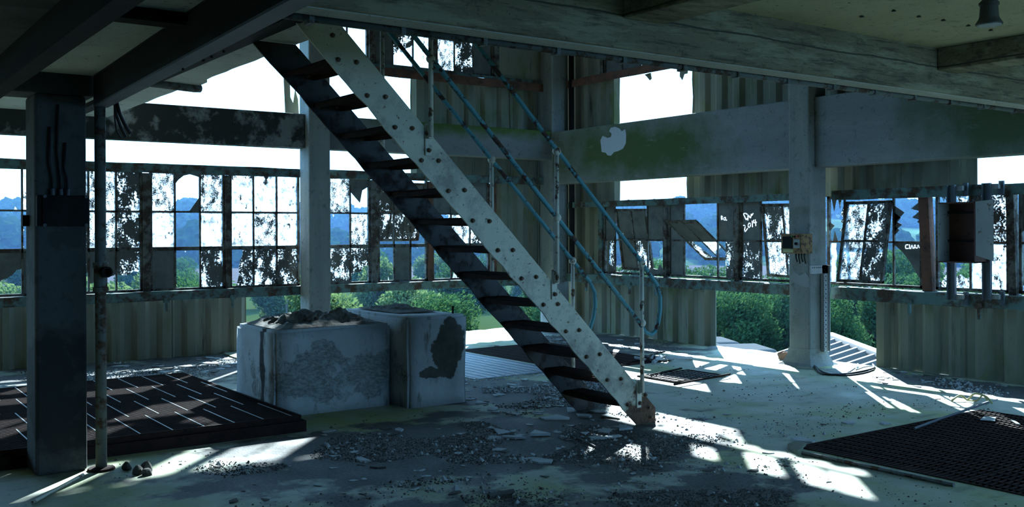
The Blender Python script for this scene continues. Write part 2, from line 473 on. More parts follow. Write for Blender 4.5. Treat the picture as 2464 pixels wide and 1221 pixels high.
MT['scratch'] = simple('scratched_line', (.8, .82, .85), (.85, .87, .9), 5, .6)
def scratch_mat():
    n = N('scratched_glass')
    tl = n.n('ShaderNodeBsdfTranslucent'); n.setv(tl.inputs['Color'], (.95, .97, 1)); n.l(tl.outputs[0], n.out.inputs['Surface'])
    MT['scratch'] = n.m
scratch_mat()

# ================================================================== STRUCTURE
YA, XB = 12.75, 10.08              # window planes of the two far walls
def WA(a, z, d): return (a, YA + d, z)      # left wall, a = X, d outward
def WB(a, z, d): return (XB + d, a, z)      # right wall, a = Y
def wbox(mb, W, a0, a1, z0, z1, d0, d1):
    p = [W(a, z, d) for (a, z, d) in ((a0, z0, d0), (a1, z1, d1))]
    return mb.box(p[0][0], p[1][0], p[0][1], p[1][1], p[0][2], p[1][2])

# ---- floor slab with pits under the gratings
holes = [(5.95, 8.42, 2.2, 4.70), (5.88, 7.05, 8.90, 10.95), (7.17, 8.62, 8.75, 11.2), (7.42, 8.18, 7.46, 8.0)]
def build_floor():
    xs = sorted(set([-4.2, 10.20] + [h[0] for h in holes] + [h[1] for h in holes] + [2, 4.5]))
    ys = sorted(set([-3.2, 13.25] + [h[2] for h in holes] + [h[3] for h in holes] + [0, 6]))
    mb = MB()
    def inside(x, y): return any(h[0] < x < h[1] and h[2] < y < h[3] for h in holes)
    for i in range(len(xs) - 1):
        for j in range(len(ys) - 1):
            if inside((xs[i] + xs[i + 1]) / 2, (ys[j] + ys[j + 1]) / 2): continue
            x0, x1, y0, y1 = xs[i], xs[i + 1], ys[j], ys[j + 1]
            mb.add([(x0, y0, 0), (x1, y0, 0), (x1, y1, 0), (x0, y1, 0)], [(0, 1, 2, 3)])
            mb.add([(x0, y0, -.3), (x1, y0, -.3), (x1, y1, -.3), (x0, y1, -.3)], [(3, 2, 1, 0)])
    for h in holes:
        x0, x1, y0, y1 = h
        for a, b in (((x0, y0), (x1, y0)), ((x1, y0), (x1, y1)), ((x1, y1), (x0, y1)), ((x0, y1), (x0, y0))):
            mb.add([(*a, 0), (*b, 0), (*b, -1.6), (*a, -1.6)], [(0, 1, 2, 3)])
        mb.add([(x0, y0, -1.6), (x1, y0, -1.6), (x1, y1, -1.6), (x0, y1, -1.6)], [(0, 1, 2, 3)])
    x0, x1, y0, y1 = -4.2, 10.20, -3.2, 13.25
    for a, b in (((x0, y0), (x1, y0)), ((x1, y0), (x1, y1)), ((x1, y1), (x0, y1)), ((x0, y1), (x0, y0))):
        mb.add([(*a, 0), (*b, 0), (*b, -.3), (*a, -.3)], [(0, 3, 2, 1)])
    o = mb.build('floor', MT['floor'])
    tag(o, kind='structure')
    # broken mortar lip along the open edges of the slab
    for (p0, p1, out) in (((10.09, 7.72), (10.09, 9.40), (1, 0)), ((6.0, 13.1), (9.9, 13.1), (0, 1))):
        m = MB(); n = 40
        for i in range(n):
            t = i / (n - 1)
            x = p0[0] + (p1[0] - p0[0]) * t; y = p0[1] + (p1[1] - p0[1]) * t
            h = .012 + .035 * abs(mnoise.noise(Vector((x * 3, y * 3, 1))))
            w = .12
            ox, oy = out
            m.v += [Vector((x - ox * w, y - oy * w, -.002)), Vector((x - ox * w * .3, y - oy * w * .3, h)), Vector((x + ox * .1, y + oy * .1, h * .8)), Vector((x + ox * .16, y + oy * .16, -.1))]
        for i in range(n - 1):
            for k in range(3):
                m.f.append([i * 4 + k, i * 4 + k + 1, i * 4 + k + 5, i * 4 + k + 4]); m.mi.append(0)
        m.build('mortar_lip', MT['concrete'], o, smooth=True)
    return o
floor = build_floor()

# ---- siding sheets
def sheet(parent, W, a0, a1, z0, z1, d=.07, seed=0, ragged=0.0):
    """one sheet of ribbed cement siding (trapezoid profile, real thickness)"""
    rr = random.Random(seed)
    per, dep = .31, .052
    pts = []
    a0, a1 = min(a0, a1), max(a0, a1)
    k = math.floor(a0 / per) - 1
    prof = []
    while k * per < a1 + per:
        b = k * per
        prof += [(b, 0), (b + .10, 0), (b + .165, dep), (b + .25, dep)]
        k += 1
    def off(a):
        for (p, q) in zip(prof[:-1], prof[1:]):
            if p[0] <= a <= q[0]:
                t = (a - p[0]) / max(1e-6, q[0] - p[0]); return p[1] + (q[1] - p[1]) * t
        return 0
    xs = [a0] + [p[0] for p in prof if a0 < p[0] < a1] + [a1]
    mb = MB(); nz = 5
    th = .008
    def row(dd):
        o = len(mb.v)
        for i, a in enumerate(xs):
            for j in range(nz):
                z = z0 + (z1 - z0) * j / (nz - 1)
                aa = a
                if ragged and i in (0, len(xs) - 1): aa += rr.uniform(-ragged, ragged)
                mb.v.append(Vector(W(aa, z, d + off(a) + dd)))
        return o
    st = rr.getstate(); o0 = row(0); rr.setstate(st); o1 = row(th)
    n = len(xs)
    for i in range(n - 1):
        for j in range(nz - 1):
            for o, fl in ((o0, 0), (o1, 1)):
                q = [o + i * nz + j, o + (i + 1) * nz + j, o + (i + 1) * nz + j + 1, o + i * nz + j + 1]
                mb.f.append(q[::-1] if fl else q); mb.mi.append(0)
    for i in range(n - 1):
        for j in (0, nz - 1):
            mb.f.append([o0 + i * nz + j, o0 + (i + 1) * nz + j, o1 + (i + 1) * nz + j, o1 + i * nz + j]); mb.mi.append(0)
    for i in (0, n - 1):
        for j in range(nz - 1):
            mb.f.append([o0 + i * nz + j, o0 + i * nz + j + 1, o1 + i * nz + j + 1, o1 + i * nz + j]); mb.mi.append(0)
    return mb.build('siding_sheet', MT['siding'], parent)
SEED = [0]
def siding(parent, W, a0, a1, z0, z1, d=.07, w=1.03, ragged=.0):
    a0, a1 = min(a0, a1), max(a0, a1)
    n = max(1, round((a1 - a0) / w))
    for i in range(n):
        SEED[0] += 1
        sheet(parent, W, a0 + (a1 - a0) * i / n, a0 + (a1 - a0) * (i + 1) / n + (.05 if i < n - 1 else 0), z0, z1, d + (.012 if i % 2 else 0), SEED[0], ragged)
def rail(parent, W, name, a0, a1, z0, z1, mat, d0=-.10, d1=.03, lip=.03, jit=.006):
    """rolled steel angle rail"""
    a0, a1 = min(a0, a1), max(a0, a1)
    n = max(2, int((a1 - a0) / .35))
    mb = MB()
    prof = [(z0, d0), (z1, d0), (z1, d1), (z1 - lip * .5, d1), (z1 - lip * .5, d0 + lip * .5), (z0, d0 + lip * .5)]
    for i in range(n + 1):
        a = a0 + (a1 - a0) * i / n
        for z, d in prof:
            mb.v.append(Vector(W(a, z + R.uniform(-jit, jit), d + R.uniform(-jit, jit))))
    m = len(prof)
    for i in range(n):
        for k in range(m):
            mb.f.append([i * m + k, i * m + (k + 1) % m, (i + 1) * m + (k + 1) % m, (i + 1) * m + k]); mb.mi.append(0)
    mb.f.append(list(range(m))); mb.f.append(list(range(n * m, n * m + m))[::-1]); mb.mi += [0, 0]
    return mb.build(name, mat, parent)

wall_left = tag(empty('wall_left', (5.0, YA, 0)), kind='structure')
wall_right = tag(empty('wall_right', (XB, 6.0, 0)), kind='structure')
# left wall, bottom band: closed up to X 4.83, open beyond
siding(wall_left, WA, -4.0, 4.83, 0, .78)
rail(wall_left, WA, 'sill_rail', -4.0, 9.9, .745, .86, MT['girt_paint'], -.14, .05)
rail(wall_left, WA, 'head_rail', -4.0, 9.9, 2.34, 2.455, MT['girt_paint'], -.12, .05)
siding(wall_left, WA, 7.37, 10.1, 2.40, 3.99, ragged=.01)
siding(wall_left, WA, 8.80, 10.1, .86, 2.42, d=.085)
rail(wall_left, WA, 'girt', 5.98, 10.0, 3.83, 3.955, MT['rust_girt'], -.12, .05)
siding(wall_left, WA, 8.86, 10.1, 3.95, 6.2)
siding(wall_left, WA, -4.0, 10.1, 5.1, 6.2)
siding(wall_left, WA, -4.0, 1.2, 2.45, 5.1)
# torn remnant of siding by the left column
m = MB(); m.prism([(5.36, 3.10), (5.50, 3.02), (5.56, 3.12), (5.54, 3.42), (5.50, 3.55), (5.47, 3.36), (5.43, 3.44), (5.42, 3.75), (5.33, 3.80)], WA, .02, .03)
m.build('siding_remnant', MT['siding'], wall_left)
# right wall
siding(wall_right, WB, 9.40, 12.75, 0, .80)
siding(wall_right, WB, 2.4, 6.92, 0, .80, w=1.13)
siding(wall_right, WB, -3.0, 2.4, 0, .80)
rail(wall_right, WB, 'sill_rail', 7.75, 12.7, .79, .92, MT['girt_paint'], -.14, .05)
rail(wall_right, WB, 'sill_rail', -3.0, 7.38, .78, .92, MT['girt_paint'], -.14, .05)
rail(wall_right, WB, 'head_rail', 7.75, 12.7, 1.96, 2.05, MT['girt_paint'], -.12, .05)
rail(wall_right, WB, 'head_rail', -3.0, 7.38, 1.95, 2.06, MT['girt_paint'], -.12, .05)
siding(wall_right, WB, 11.40, 12.75, 2.0, 4.03, ragged=.012)
siding(wall_right, WB, 8.12, 9.95, 2.0, 3.06, ragged=.012)
siding(wall_right, WB, 5.69, 7.9, 2.0, 3.93)
siding(wall_right, WB, 7.6, 9.88, 3.0, 3.97, d=.085, ragged=.01)
siding(wall_right, WB, -3.0, 4.4, 2.3, 3.9)
siding(wall_right, WB, 4.4, 5.69, 3.0, 3.9)
siding(wall_right, WB, 11.62, 12.75, .88, 2.03, d=.085)
rail(wall_right, WB, 'girt', 9.72, 12.6, 3.885, 4.0, MT['rust_girt'], -.12, .05)
siding(wall_right, WB, -3.0, 8.86, 3.9, 6.2)
siding(wall_right, WB, 8.70, 12.75, 4.96, 6.2)
# torn scraps hanging in the opening above the beam
for pl in ([(10.02, 3.89), (9.86, 3.90), (9.88, 3.80), (9.94, 3.80), (9.98, 3.72), (10.03, 3.78)], [(10.75, 3.90), (10.62, 3.91), (10.60, 3.82), (10.64, 3.80), (10.70, 3.86)]):
    m = MB(); m.prism(pl, WB, .03, .038); m.build('siding_remnant', MT['siding'], wall_right)
# dark service pipe down the corner
m = MB(); m.tube([(9.98, 12.30, .86), (9.98, 12.30, 4.8)], .045, 10); m.build('corner_pipe', MT['black_steel'], wall_right, smooth=True)
# small lug brackets under the rails
def lug(parent, W, a, z):
    m = MB(); wbox(m, W, a - .015, a + .015, z - .14, z, -.16, -.13); wbox(m, W, a - .035, a + .035, z - .03, z + .03, -.165, -.145)
    m.build('lug', MT['girt_paint'], parent)
for a in (2.95, 3.7, 4.55): lug(wall_left, WA, a, .75)
for a in (11.9, 10.9, 10.35, 6.35, 5.55): lug(wall_right, WB, a, .80)

# walls behind the viewer (the room goes on; an open gap on the right is added for fill light)
wb = tag(empty('wall_back', (3, -3.0, 0)), kind='structure')
def WK(a, z, d): return (a, -3.0 - d, z)
siding(wb, WK, -4.0, 10.1, 0, .8, w=2.2); siding(wb, WK, -4.0, 4.4, .8, 3.1, w=2.2); siding(wb, WK, -4.0, 10.1, 3.1, 6.2, w=2.2)
wn = tag(empty('wall_near', (-4, 5, 0)), kind='structure')
def WN(a, z, d): return (-4.0 - d, a, z)
siding(wn, WN, -3.0, 12.75, 0, 6.2, w=2.2)

# ---- ceilings
ceil = tag(empty('ceiling', (6, 1, 3.05)), kind='structure')
MB().box(1.62, 10.0, -3, 4.72, 3.05, 3.25).build('slab', MT['ceiling_plaster'], ceil)
MB().box(.97, 1.62, -3, 7.1, 2.66, 2.9).build('low_slab', MT['soffit_plaster'], ceil)
MB().box(-4, .97, -3, 7.1, 2.62, 2.9).build('low_slab', MT['concrete_near_shaded'], ceil)
MB().box(-4, .98, 7.43, 12.4, 2.97, 3.2).build('slab', MT['soffit_plaster'], ceil)
# landing strip of slab at the stairhead: worn, ragged edge
def landing():
    mb = MB(); n = 46
    for i in range(n):
        y = 4.76 + (12.38 - 4.76) * i / (n - 1)
        xe = 2.95 + (.022 * mnoise.noise(Vector((y * 2.3, 0, 0))) + .012 * mnoise.noise(Vector((y * 9, 3, 0))))
        if 8.9 < y < 9.6: xe += .07
        xl = .98 if y > 7.6 else 2.57
        for x, z in ((2.57, 2.97), (xe, 2.97), (xe - .02, 3.22), (2.57, 3.22)): mb.v.append(Vector((x, y, z)))
    for i in range(n - 1):
        for k in range(4):
            mb.f.append([i * 4 + k, i * 4 + (k + 1) % 4, (i + 1) * 4 + (k + 1) % 4, (i + 1) * 4 + k]); mb.mi.append(0)
    mb.f.append([0, 1, 2, 3]); mb.f.append([(n - 1) * 4 + k for k in (3, 2, 1, 0)]); mb.mi += [0, 0]
    o = mb.build('landing_edge', MT['soffit_plaster'], ceil)
    MB().box(.98, 2.57, 7.43, 12.38, 3.0, 3.2).build('slab', MT['soffit_plaster'], ceil)
    MB().box(2.50, 2.63, 4.76, 12.38, 2.952, 3.5).build('trimmer_shade_strip', MT['black_steel'], ceil)  # near-black box puts the shade beside the soffit into a dark strip
    MB().box(1.62, 2.50, 4.76, 7.43, 3.25, 3.4).build('slab', MT['soffit_plaster'], ceil)
    m = MB(); m.tube([(2.2, 9.05, 2.95), (2.98, 9.25, 2.945), (3.04, 9.27, 2.95)], .04, 10); m.build('conduit_stub', MT['pipe_paint'], ceil, smooth=True)
landing()
roof = tag(MB().box(-4.2, 10.3, -3.2, 12.9, 6.2, 6.4).build('ceiling', MT['concrete']), kind='structure')
# rows of fixing holes broken into the plaster
hm = MB()
for px, py in ((2152, 24), (2213, 38), (2272, 47), (2332, 60), (2386, 71), (2075, 38)):
    p = gz(px, py, 3.05)
    for k in range(2):
        hm.lathe([(.012 + .006 * k, -.004), (.004, .004)], p + Vector((.02 * k - .01, .012 * k, -.001)), 7)
hm.build('fixing_hole', MT['hole'], ceil)

# ---- concrete beams and columns (each a thing of the building)
def beam(mb, label, mat, cat='beam', name='concrete_beam', bevel=.012):
    o = mb.build(name, mat, bevel=bevel, org=sum((p for p in mb.v), Vector()) / len(mb.v))
    return tag(o, label, cat, kind='structure')
MB_ = MB
b1 = beam(MB().box(-4, 10.0, 4.47, 4.72, 2.70, 3.06), 'long board-marked concrete ceiling beam carrying a clamped conduit', MT['concrete_boardmarked'])
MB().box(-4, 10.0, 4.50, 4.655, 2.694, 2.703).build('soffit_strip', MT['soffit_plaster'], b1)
b2 = beam(MB().box(4.03, 4.36, -2.9, 4.47, 2.88, 3.05), 'concrete ceiling cross rib with dark side beside the bare slab', MT['concrete_boardmarked'])
b3 = beam(MB().box(7.39, 7.68, -2.9, 4.47, 2.87, 3.05), 'concrete ceiling cross rib beyond the pendant lamp', MT['concrete_boardmarked'])
b4 = beam(MB().box(9.67, 9.95, 7.70, 12.4, 2.335, 3.16), 'deep green-stained concrete beam with a peeled pale patch', MT['concrete_beam_right'])
b5 = beam(MB().box(9.67, 9.95, -2.9, 7.40, 2.335, 3.16), 'deep scratched concrete beam above the open metal cabinet', MT['concrete_beam_right'])
b6 = beam(MB().box(5.80, 9.67, 12.42, 12.62, 2.72, 3.18), 'concrete beam with mossy green top behind the stair rails', MT['concrete_beam_left'])
b7 = beam(MB().box(-4.0, 5.49, 12.42, 12.62, 2.72, 3.18), 'mould-blackened concrete beam open to the sky above', MT['concrete_beam_left'])
b8 = beam(MB().box(-4.0, 1.62, 7.10, 7.43, 2.52, 2.97), 'shaded concrete beam over the near column head', MT['concrete_near_shaded'])
c1 = beam(MB().box(1.24, 1.56, 7.10, 7.43, 0, 2.52), 'shaded concrete column carrying a metal junction box', MT['concrete_near_shaded'], 'column', 'concrete_column', .02)
c2 = beam(MB().box(5.49, 5.80, 12.30, 12.62, 0, 6.2), 'concrete column between the broken windows behind the block', MT['concrete_column'], 'column', 'concrete_column', .02)
c3 = beam(MB().box(9.67, 10.0, 12.40, 12.74, 0, 6.2), 'concrete column in the corner of the room behind the stairs', MT['concrete_column'], 'column', 'concrete_column', .02)
c4 = beam(MB().box(9.57, 9.89, 7.40, 7.70, 0, 6.2), 'concrete column with control box and perforated cable tray', MT['concrete_column'], 'column', 'concrete_column', .02)
# flared mortar foot of that column
m = MB()
prof = [(.10, .0), (.05, .03), (.015, .12), (.004, .2)]
rows = []
for w, z in prof:
    rows.append([Vector((9.57 - w, 7.40 - w, z)), Vector((9.89 + w, 7.40 - w, z)), Vector((9.89 + w, 7.70 + w, z)), Vector((9.57 - w, 7.70 + w, z))])
for r_ in rows: m.v += r_
for i in range(3):
    for k in range(4): m.f.append([i * 4 + k, i * 4 + (k + 1) % 4, i * 4 + 4 + (k + 1) % 4, i * 4 + 4 + k]); m.mi.append(0)
m.build('mortar_foot', MT['concrete_column'], c4)
# peeled pale patch on the green beam
pp = [(1445, 338), (1450, 327), (1462, 332), (1470, 330), (1472, 322), (1466, 316), (1470, 308), (1480, 305), (1492, 310), (1496, 316), (1505, 311), (1507, 325), (1506, 345), (1499, 358), (1487, 364), (1478, 366), (1470, 375), (1462, 374), (1458, 368), (1448, 366)]
m = MB(); m.prism([(gx(px, py, 9.668).y, gx(px, py, 9.668).z) for px, py in pp], lambda a, z, d: (9.668 + d, a, z), -.004, .004)
m.build('bare_patch', MT['patch'], b4)
# white paint splash on the column
pp = [(1900, 668), (1912, 655), (1925, 664), (1940, 656), (1947, 670), (1947, 692), (1930, 690), (1915, 682)]
m = MB(); m.prism([(gx(px, py, 9.568).y, gx(px, py, 9.568).z) for px, py in pp], lambda a, z, d: (9.568 + d, a, z), -.003, .003)
m.build('paint_splash', MT['cabinet_grey'], c4)

# conduit clamped under the far edge of the long beam
t = tag(empty('conduit', (5.5, 4.66, 2.66)), 'thin steel conduit clamped beneath the long ceiling beam', 'conduit')
m = MB(); m.tube([(1.7, 4.69, 2.684), (9.6, 4.69, 2.684)], .020, 10); m.build('tube', MT['pipe_paint'], t, smooth=True)
cl0 = None
for k in range(15):
    x = 2.1 + k * .53
    if cl0 is None:
        m = MB(); m.box(x - .014, x + .014, 4.662, 4.724, 2.656, 2.705); cl0 = m.build('clamp', MT['pipe_paint'], t, recenter=True)
        base = ORG[cl0.name].copy()
    else:
        place(cl0, 'clamp', base + Vector((k * .53, 0, 0)), t)

# steel channels of the low platform
def channel(name, x0, x1, y0, y1, z0, z1, label, side=1, fm='steel_blue', skew=0.0):
    o = empty(name, ((x0 + x1) / 2, (y0 + y1) / 2, z0)); tag(o, label, 'beam', kind='structure')
    xw = x0 if side > 0 else x1
    m = MB().box(xw - .006, xw + .006, y0, y1, z0, z1); m.build('web', MT['black_steel'], o)
    MB().box(x0 - .006, x1, y0, y1, z0 - .012, z0).build('flange', MT[fm], o)
    MB().box(x0 - .006, x1, y0, y1, z1 - .012, z1).build('flange', MT[fm], o)
    if skew:
        for c in o.children:
            for v in c.data.vertices: v.co.x += skew * (v.co.y + (y0 + y1) / 2)
    return o
def chan_pts():
    a = gz(254, 258, 2.45); b = gz(746, 3, 2.45)
    return a, b
ch = channel('steel_channel', 1.32, 1.405, -2.5, 7.08, 2.46, 2.66, 'steel channel with bluish lower flange meeting the near column', skew=.0405)
for y in (4.55, 4.72, 4.84, 5.16):
    m = MB(); m.lathe([(.006, -.012), (.007, 0)], (1.605, y, 2.45), 8); m.build('bolt', MT['black_steel'], ch)
channel('steel_channel', .93, 1.02, -2.5, 7.08, 2.46, 2.66, 'dark steel channel under the low ceiling, away from the stairs', fm='black_steel')
m = MB().box(1.03, 1.555, 4.80, 4.92, 2.60, 2.66); tag(m.build('ceiling_batten', MT['black_steel'], org=(1.3, 4.86, 2.6)), 'short dark batten crossing the low ceiling between channels', 'batten')

# ================================================================== WINDOWS
PB = 0.022
def jag(u0, v0, u1, v1, n, amp, rr):
    pts = []
    for i in range(n + 1):
        t = i / n
        k = 0 if i in (0, n) else rr.uniform(-amp, amp)
        du, dv = u1 - u0, v1 - v0
        L = math.hypot(du, dv)
        pts.append((min(1, max(0, u0 + du * t - dv / L * k)), min(1, max(0, v0 + dv * t + du / L * k))))
    return pts
def shapes(code, rr):
    if code == 'full': return [[(0, 0), (1, 0), (1, 1), (0, 1)]]
    if code == 'u': a, b = rr.uniform(.15, .5), rr.uniform(.4, .75); return [[(0, 1), *jag(0, a, 1, b, 6, .06, rr), (1, 1)]]
    if code == 'q': a, b = rr.uniform(.15, .35), rr.uniform(.2, .45); return [[(0, 0), (1, 0), *jag(1, b, 0, a, 7, .09, rr)]]
    if code == 'l': a, b = rr.uniform(.25, .5), rr.uniform(.35, .6); return [[*jag(a, 0, b, 1, 6, .05, rr), (1, 1), (1, 0)]]
    if code == 'r': a, b = rr.uniform(.4, .7), rr.uniform(.4, .7); return [[(0, 0), *jag(a, 0, b, 1, 6, .06, rr), (0, 1)]]
    if code == 'c':   # arch shaped hole
        arch = [(.0, .66), (.15, .78), (.35, .88), (.6, .92), (.85, .88), (1, .85)]
        return [[(0, 1)] + arch + [(1, 1)], [(.55, 0), (1, 0), (1, .38)]]
    if code == 't': return [[(0, 1), (.06, .55), (.5, .28), (.62, .62), (1, .75), (1, 1)]]
    if code == 'U': return [[(1, 1), (0, 1), (.05, .93), (.3, .78), (.55, .58), (.8, .3), (1, .12)]]
    if code == 'e':
        out = []
        for k in range(7):
            s = rr.choice('lrtb'); p = rr.uniform(.05, .7); w = rr.uniform(.18, .4); h = rr.uniform(.15, .4)
            if s == 'l': out.append([(0, p), (h, p + w * .6), (0, min(1, p + w))])
            if s == 'r': out.append([(1, p), (1, min(1, p + w)), (1 - h, p + w * .3)])
            if s == 'b': out.append([(p, 0), (min(1, p + w), 0), (p + w * .4, h)])
            if s == 't': out.append([(p, 1), (p + w * .5, 1 - h), (min(1, p + w), 1)])
        return out
    return []
WIN = [0]
def pane(parent, mapf, a0, a1, z0, z1, spec, seed):
    """spec = shape+grime, e.g. 'fullS', 'uH'; '.' = no glass left but a few splinters"""
    rr = random.Random(seed)
    if spec == '.':
        polys = []
        if rr.random() < .75:
            for k in range(rr.randint(1, 3)):
                p = rr.uniform(.02, .8); w = rr.uniform(.06, .2); h = rr.uniform(.05, .16)
                polys.append(rr.choice([[(p, 0), (p + w, 0), (p + w * .3, h)], [(0, p), (h * .7, p + w * .4), (0, p + w)], [(p, 1), (p + w * .5, 1 - h), (p + w, 1)]]))
        mat = 'pane_C'
    else:
        sh, g = spec[:-1] or 'full', spec[-1]
        polys = shapes(sh, rr); mat = 'pane_' + g
    if not polys: return None
    mb = MB()
    for pl in polys:
        mb.prism([(a0 + (a1 - a0) * u, z0 + (z1 - z0) * v) for u, v in pl], mapf, -.0025, .0025)
    return mb.build('pane', MT[mat], parent)
def bars(parent, mapf, a_edges, z_edges, outer=.03, name='frame', mat='frame_paint', d0=-.02, d1=.02, glz=.011, thick_z=()):
    mb = MB()
    A0, A1, Z0, Z1 = a_edges[0], a_edges[-1], z_edges[0], z_edges[-1]
    s = 1 if A1 > A0 else -1
    def bx(a0, a1, z0, z1, e=0):
        mb.prism([(a0, z0), (a1, z0), (a1, z1), (a0, z1)], mapf, d0 - e, d1 + e)
    bx(A0, A0 + s * outer, Z0, Z1); bx(A1 - s * outer, A1, Z0, Z1)
    bx(A0, A1, Z0, Z0 + outer); bx(A0, A1, Z1 - outer, Z1)
    fr = mb.build(name, MT[mat], parent)
    for a in a_edges[1:-1]:
        m2 = MB(); m2.prism([(a - glz, Z0), (a + glz, Z0), (a + glz, Z1), (a - glz, Z1)], mapf, d0 * .6, d1 * .6); m2.build('glazing_bar', MT[mat], parent)
    for z in z_edges[1:-1]:
        g = .024 if z in thick_z else glz
        m2 = MB(); m2.prism([(A0, z - g), (A1, z - g), (A1, z + g), (A0, z + g)], mapf, d0 * .6, d1 * .6); m2.build('glazing_bar', MT[mat], parent)
    return fr
def window(W, a_edges, z_edges, specs, thick_z=(), seed=0, skip_frame=False):
    """specs: rows top first, one entry per column in a_edges order; None = covered by a sash"""
    WIN[0] += 1
    o = empty('window_%d' % WIN[0], W((a_edges[0] + a_edges[-1]) / 2, z_edges[0], 0)); tag(o, kind='structure')
    bars(o, W, a_edges, z_edges, thick_z=thick_z)
    rows = len(z_edges) - 1
    for r in range(rows):
        z0, z1 = z_edges[rows - 1 - r], z_edges[rows - r]
        for c, sp in enumerate(specs[r]):
            if sp is None: continue
            pane(o, W, a_edges[c], a_edges[c + 1], z0, z1, sp, WIN[0] * 100 + r * 10 + c + seed)
    return o
def sash(win, W, a_edges, z_edges, specs, tilt, pivot, twist=0.0, seed=0):
    """pivoting sash: its own frame and panes, swung about a horizontal axis at height pivot"""
    ac = (a_edges[0] + a_edges[-1]) / 2
    ct, st = math.cos(tilt), math.sin(tilt); cw, sw = math.cos(twist), math.sin(twist)
    def mp(a, z, d):
        da, dz = a - ac, z - pivot
        da, dz = cw * da - sw * dz, sw * da + cw * dz
        return W(ac + da, pivot + ct * dz - st * d, -st * dz + ct * d)    # tilt > 0: top comes inward
    mb = MB(); A0, A1, Z0, Z1 = a_edges[0], a_edges[-1], z_edges[0], z_edges[-1]
    s = 1 if A1 > A0 else -1; w = .032
    for (a0, a1, z0, z1) in ((A0, A0 + s * w, Z0, Z1), (A1 - s * w, A1, Z0, Z1), (A0, A1, Z0, Z0 + w), (A0, A1, Z1 - w, Z1)):
        mb.prism([(a0, z0), (a1, z0), (a1, z1), (a0, z1)], mp, -.018, .018)
    o = mb.build('sash', MT['frame_paint'], win)
    for a in a_edges[1:-1]:
        m2 = MB(); m2.prism([(a - .011, Z0), (a + .011, Z0), (a + .011, Z1), (a - .011, Z1)], mp, -.013, .013); m2.build('glazing_bar', MT['frame_paint'], o)
    for z in z_edges[1:-1]:
        m2 = MB(); m2.prism([(A0, z - .011), (A1, z - .011), (A1, z + .011), (A0, z + .011)], mp, -.013, .013); m2.build('glazing_bar', MT['frame_paint'], o)
    rows = len(z_edges) - 1
    for r in range(rows):
        z0, z1 = z_edges[rows - 1 - r], z_edges[rows - r]
        for c, sp in enumerate(specs[r]):
            pane(o, mp, a_edges[c], a_edges[c + 1], z0, z1, sp, 7000 + seed * 50 + r * 10 + c)
    return o, mp
def post(parent, W, a0, a1, z0, z1, mat='frame_paint', d0=-.05, d1=.04, lean=0.0):
    m = MB(); m.hexa([W(a0, z0, d0), W(a1, z0, d0), W(a1, z0, d1), W(a0, z0, d1), W(a0 + lean, z1, d0), W(a1 + lean, z1, d0), W(a1 + lean, z1, d1), W(a0 + lean, z1, d1)])
    return m.build('mullion', MT[mat], parent)

ZA = [.86, 1.39, 1.86, 2.385]
TZ = (1.39,)
F_ = 'fullF'; S_ = 'fullS'; H_ = 'fullH'; D_ = 'fullD'
# left wall, in order along the wall
window(WA, [1.45, 1.77, 2.09, 2.42], ZA, [['.', '.', F_], ['uS', '.', '.'], [D_, 'uD', D_]], TZ)
window(WA, [2.50, 2.82, 3.14, 3.45], ZA, [[S_, S_, H_], [H_, S_, H_], ['uD', 'uD', 'uH']], TZ)
window(WA, [3.54, 3.855, 4.175, 4.50], ZA, [[S_, 'cD', S_], [F_, '.', F_], [D_, '.', H_]], TZ)
window(WA, [4.56, 4.89, 5.215, 5.54], ZA, [[F_, F_, F_], [F_, S_, F_], ['lH', H_, H_]], TZ)
window(WA, [5.68, 5.99, 6.31, 6.62], ZA, [['.', S_, 'tD'], ['.', '.', S_], ['.', H_, 'uH']], TZ)
w5 = window(WA, [6.74, 7.01, 7.285, 7.57], ZA, [[None] * 3, [None] * 3, ['.', D_, '.']], TZ)
sash(w5, WA, [6.77, 7.02, 7.27, 7.54], [1.43, 1.87, 2.31], [[H_, D_, D_], [H_, H_, H_]], math.radians(15), 2.25, 0, 1)
w6 = window(WA, [7.65, 7.99, 8.33, 8.68], ZA, [[D_, D_, D_], ['.', S_, H_], ['.', 'eC', '.']], TZ)
for a0, a1 in ((2.42, 2.50), (3.45, 3.54), (4.50, 4.56), (6.63, 6.73), (7.57, 7.65), (8.68, 8.80)):
    post(wall_left, WA, a0, a1, .86, 2.34, 'frame_paint' if a0 < 7.5 else 'rust_girt')
ZU = [4.0, 4.5, 5.0]
window(WA, [6.04, 6.27, 6.60], ZU, [['.', '.'], ['.', '.']])
window(WA, [6.69, 7.0, 7.34, 7.66], ZU, [['.', D_, '.'], [D_, 'uH', 'lF']])
window(WA, [7.73, 8.06, 8.40, 8.77], ZU, [['.', '.', D_], [S_, H_, D_]])
for a0, a1 in ((6.60, 6.69), (7.66, 7.73), (8.77, 8.86)): post(wall_left, WA, a0, a1, 3.96, 5.1, 'frame_paint')
rail(wall_left, WA, 'sill_rail', 5.98, 9.9, 3.955, 4.0, MT['girt_paint'], -.10, .05)
MB().box(8.86, 9.7, 12.70, 12.74, 3.96, 5.0).build('flat_panel', MT['siding'], wall_left)

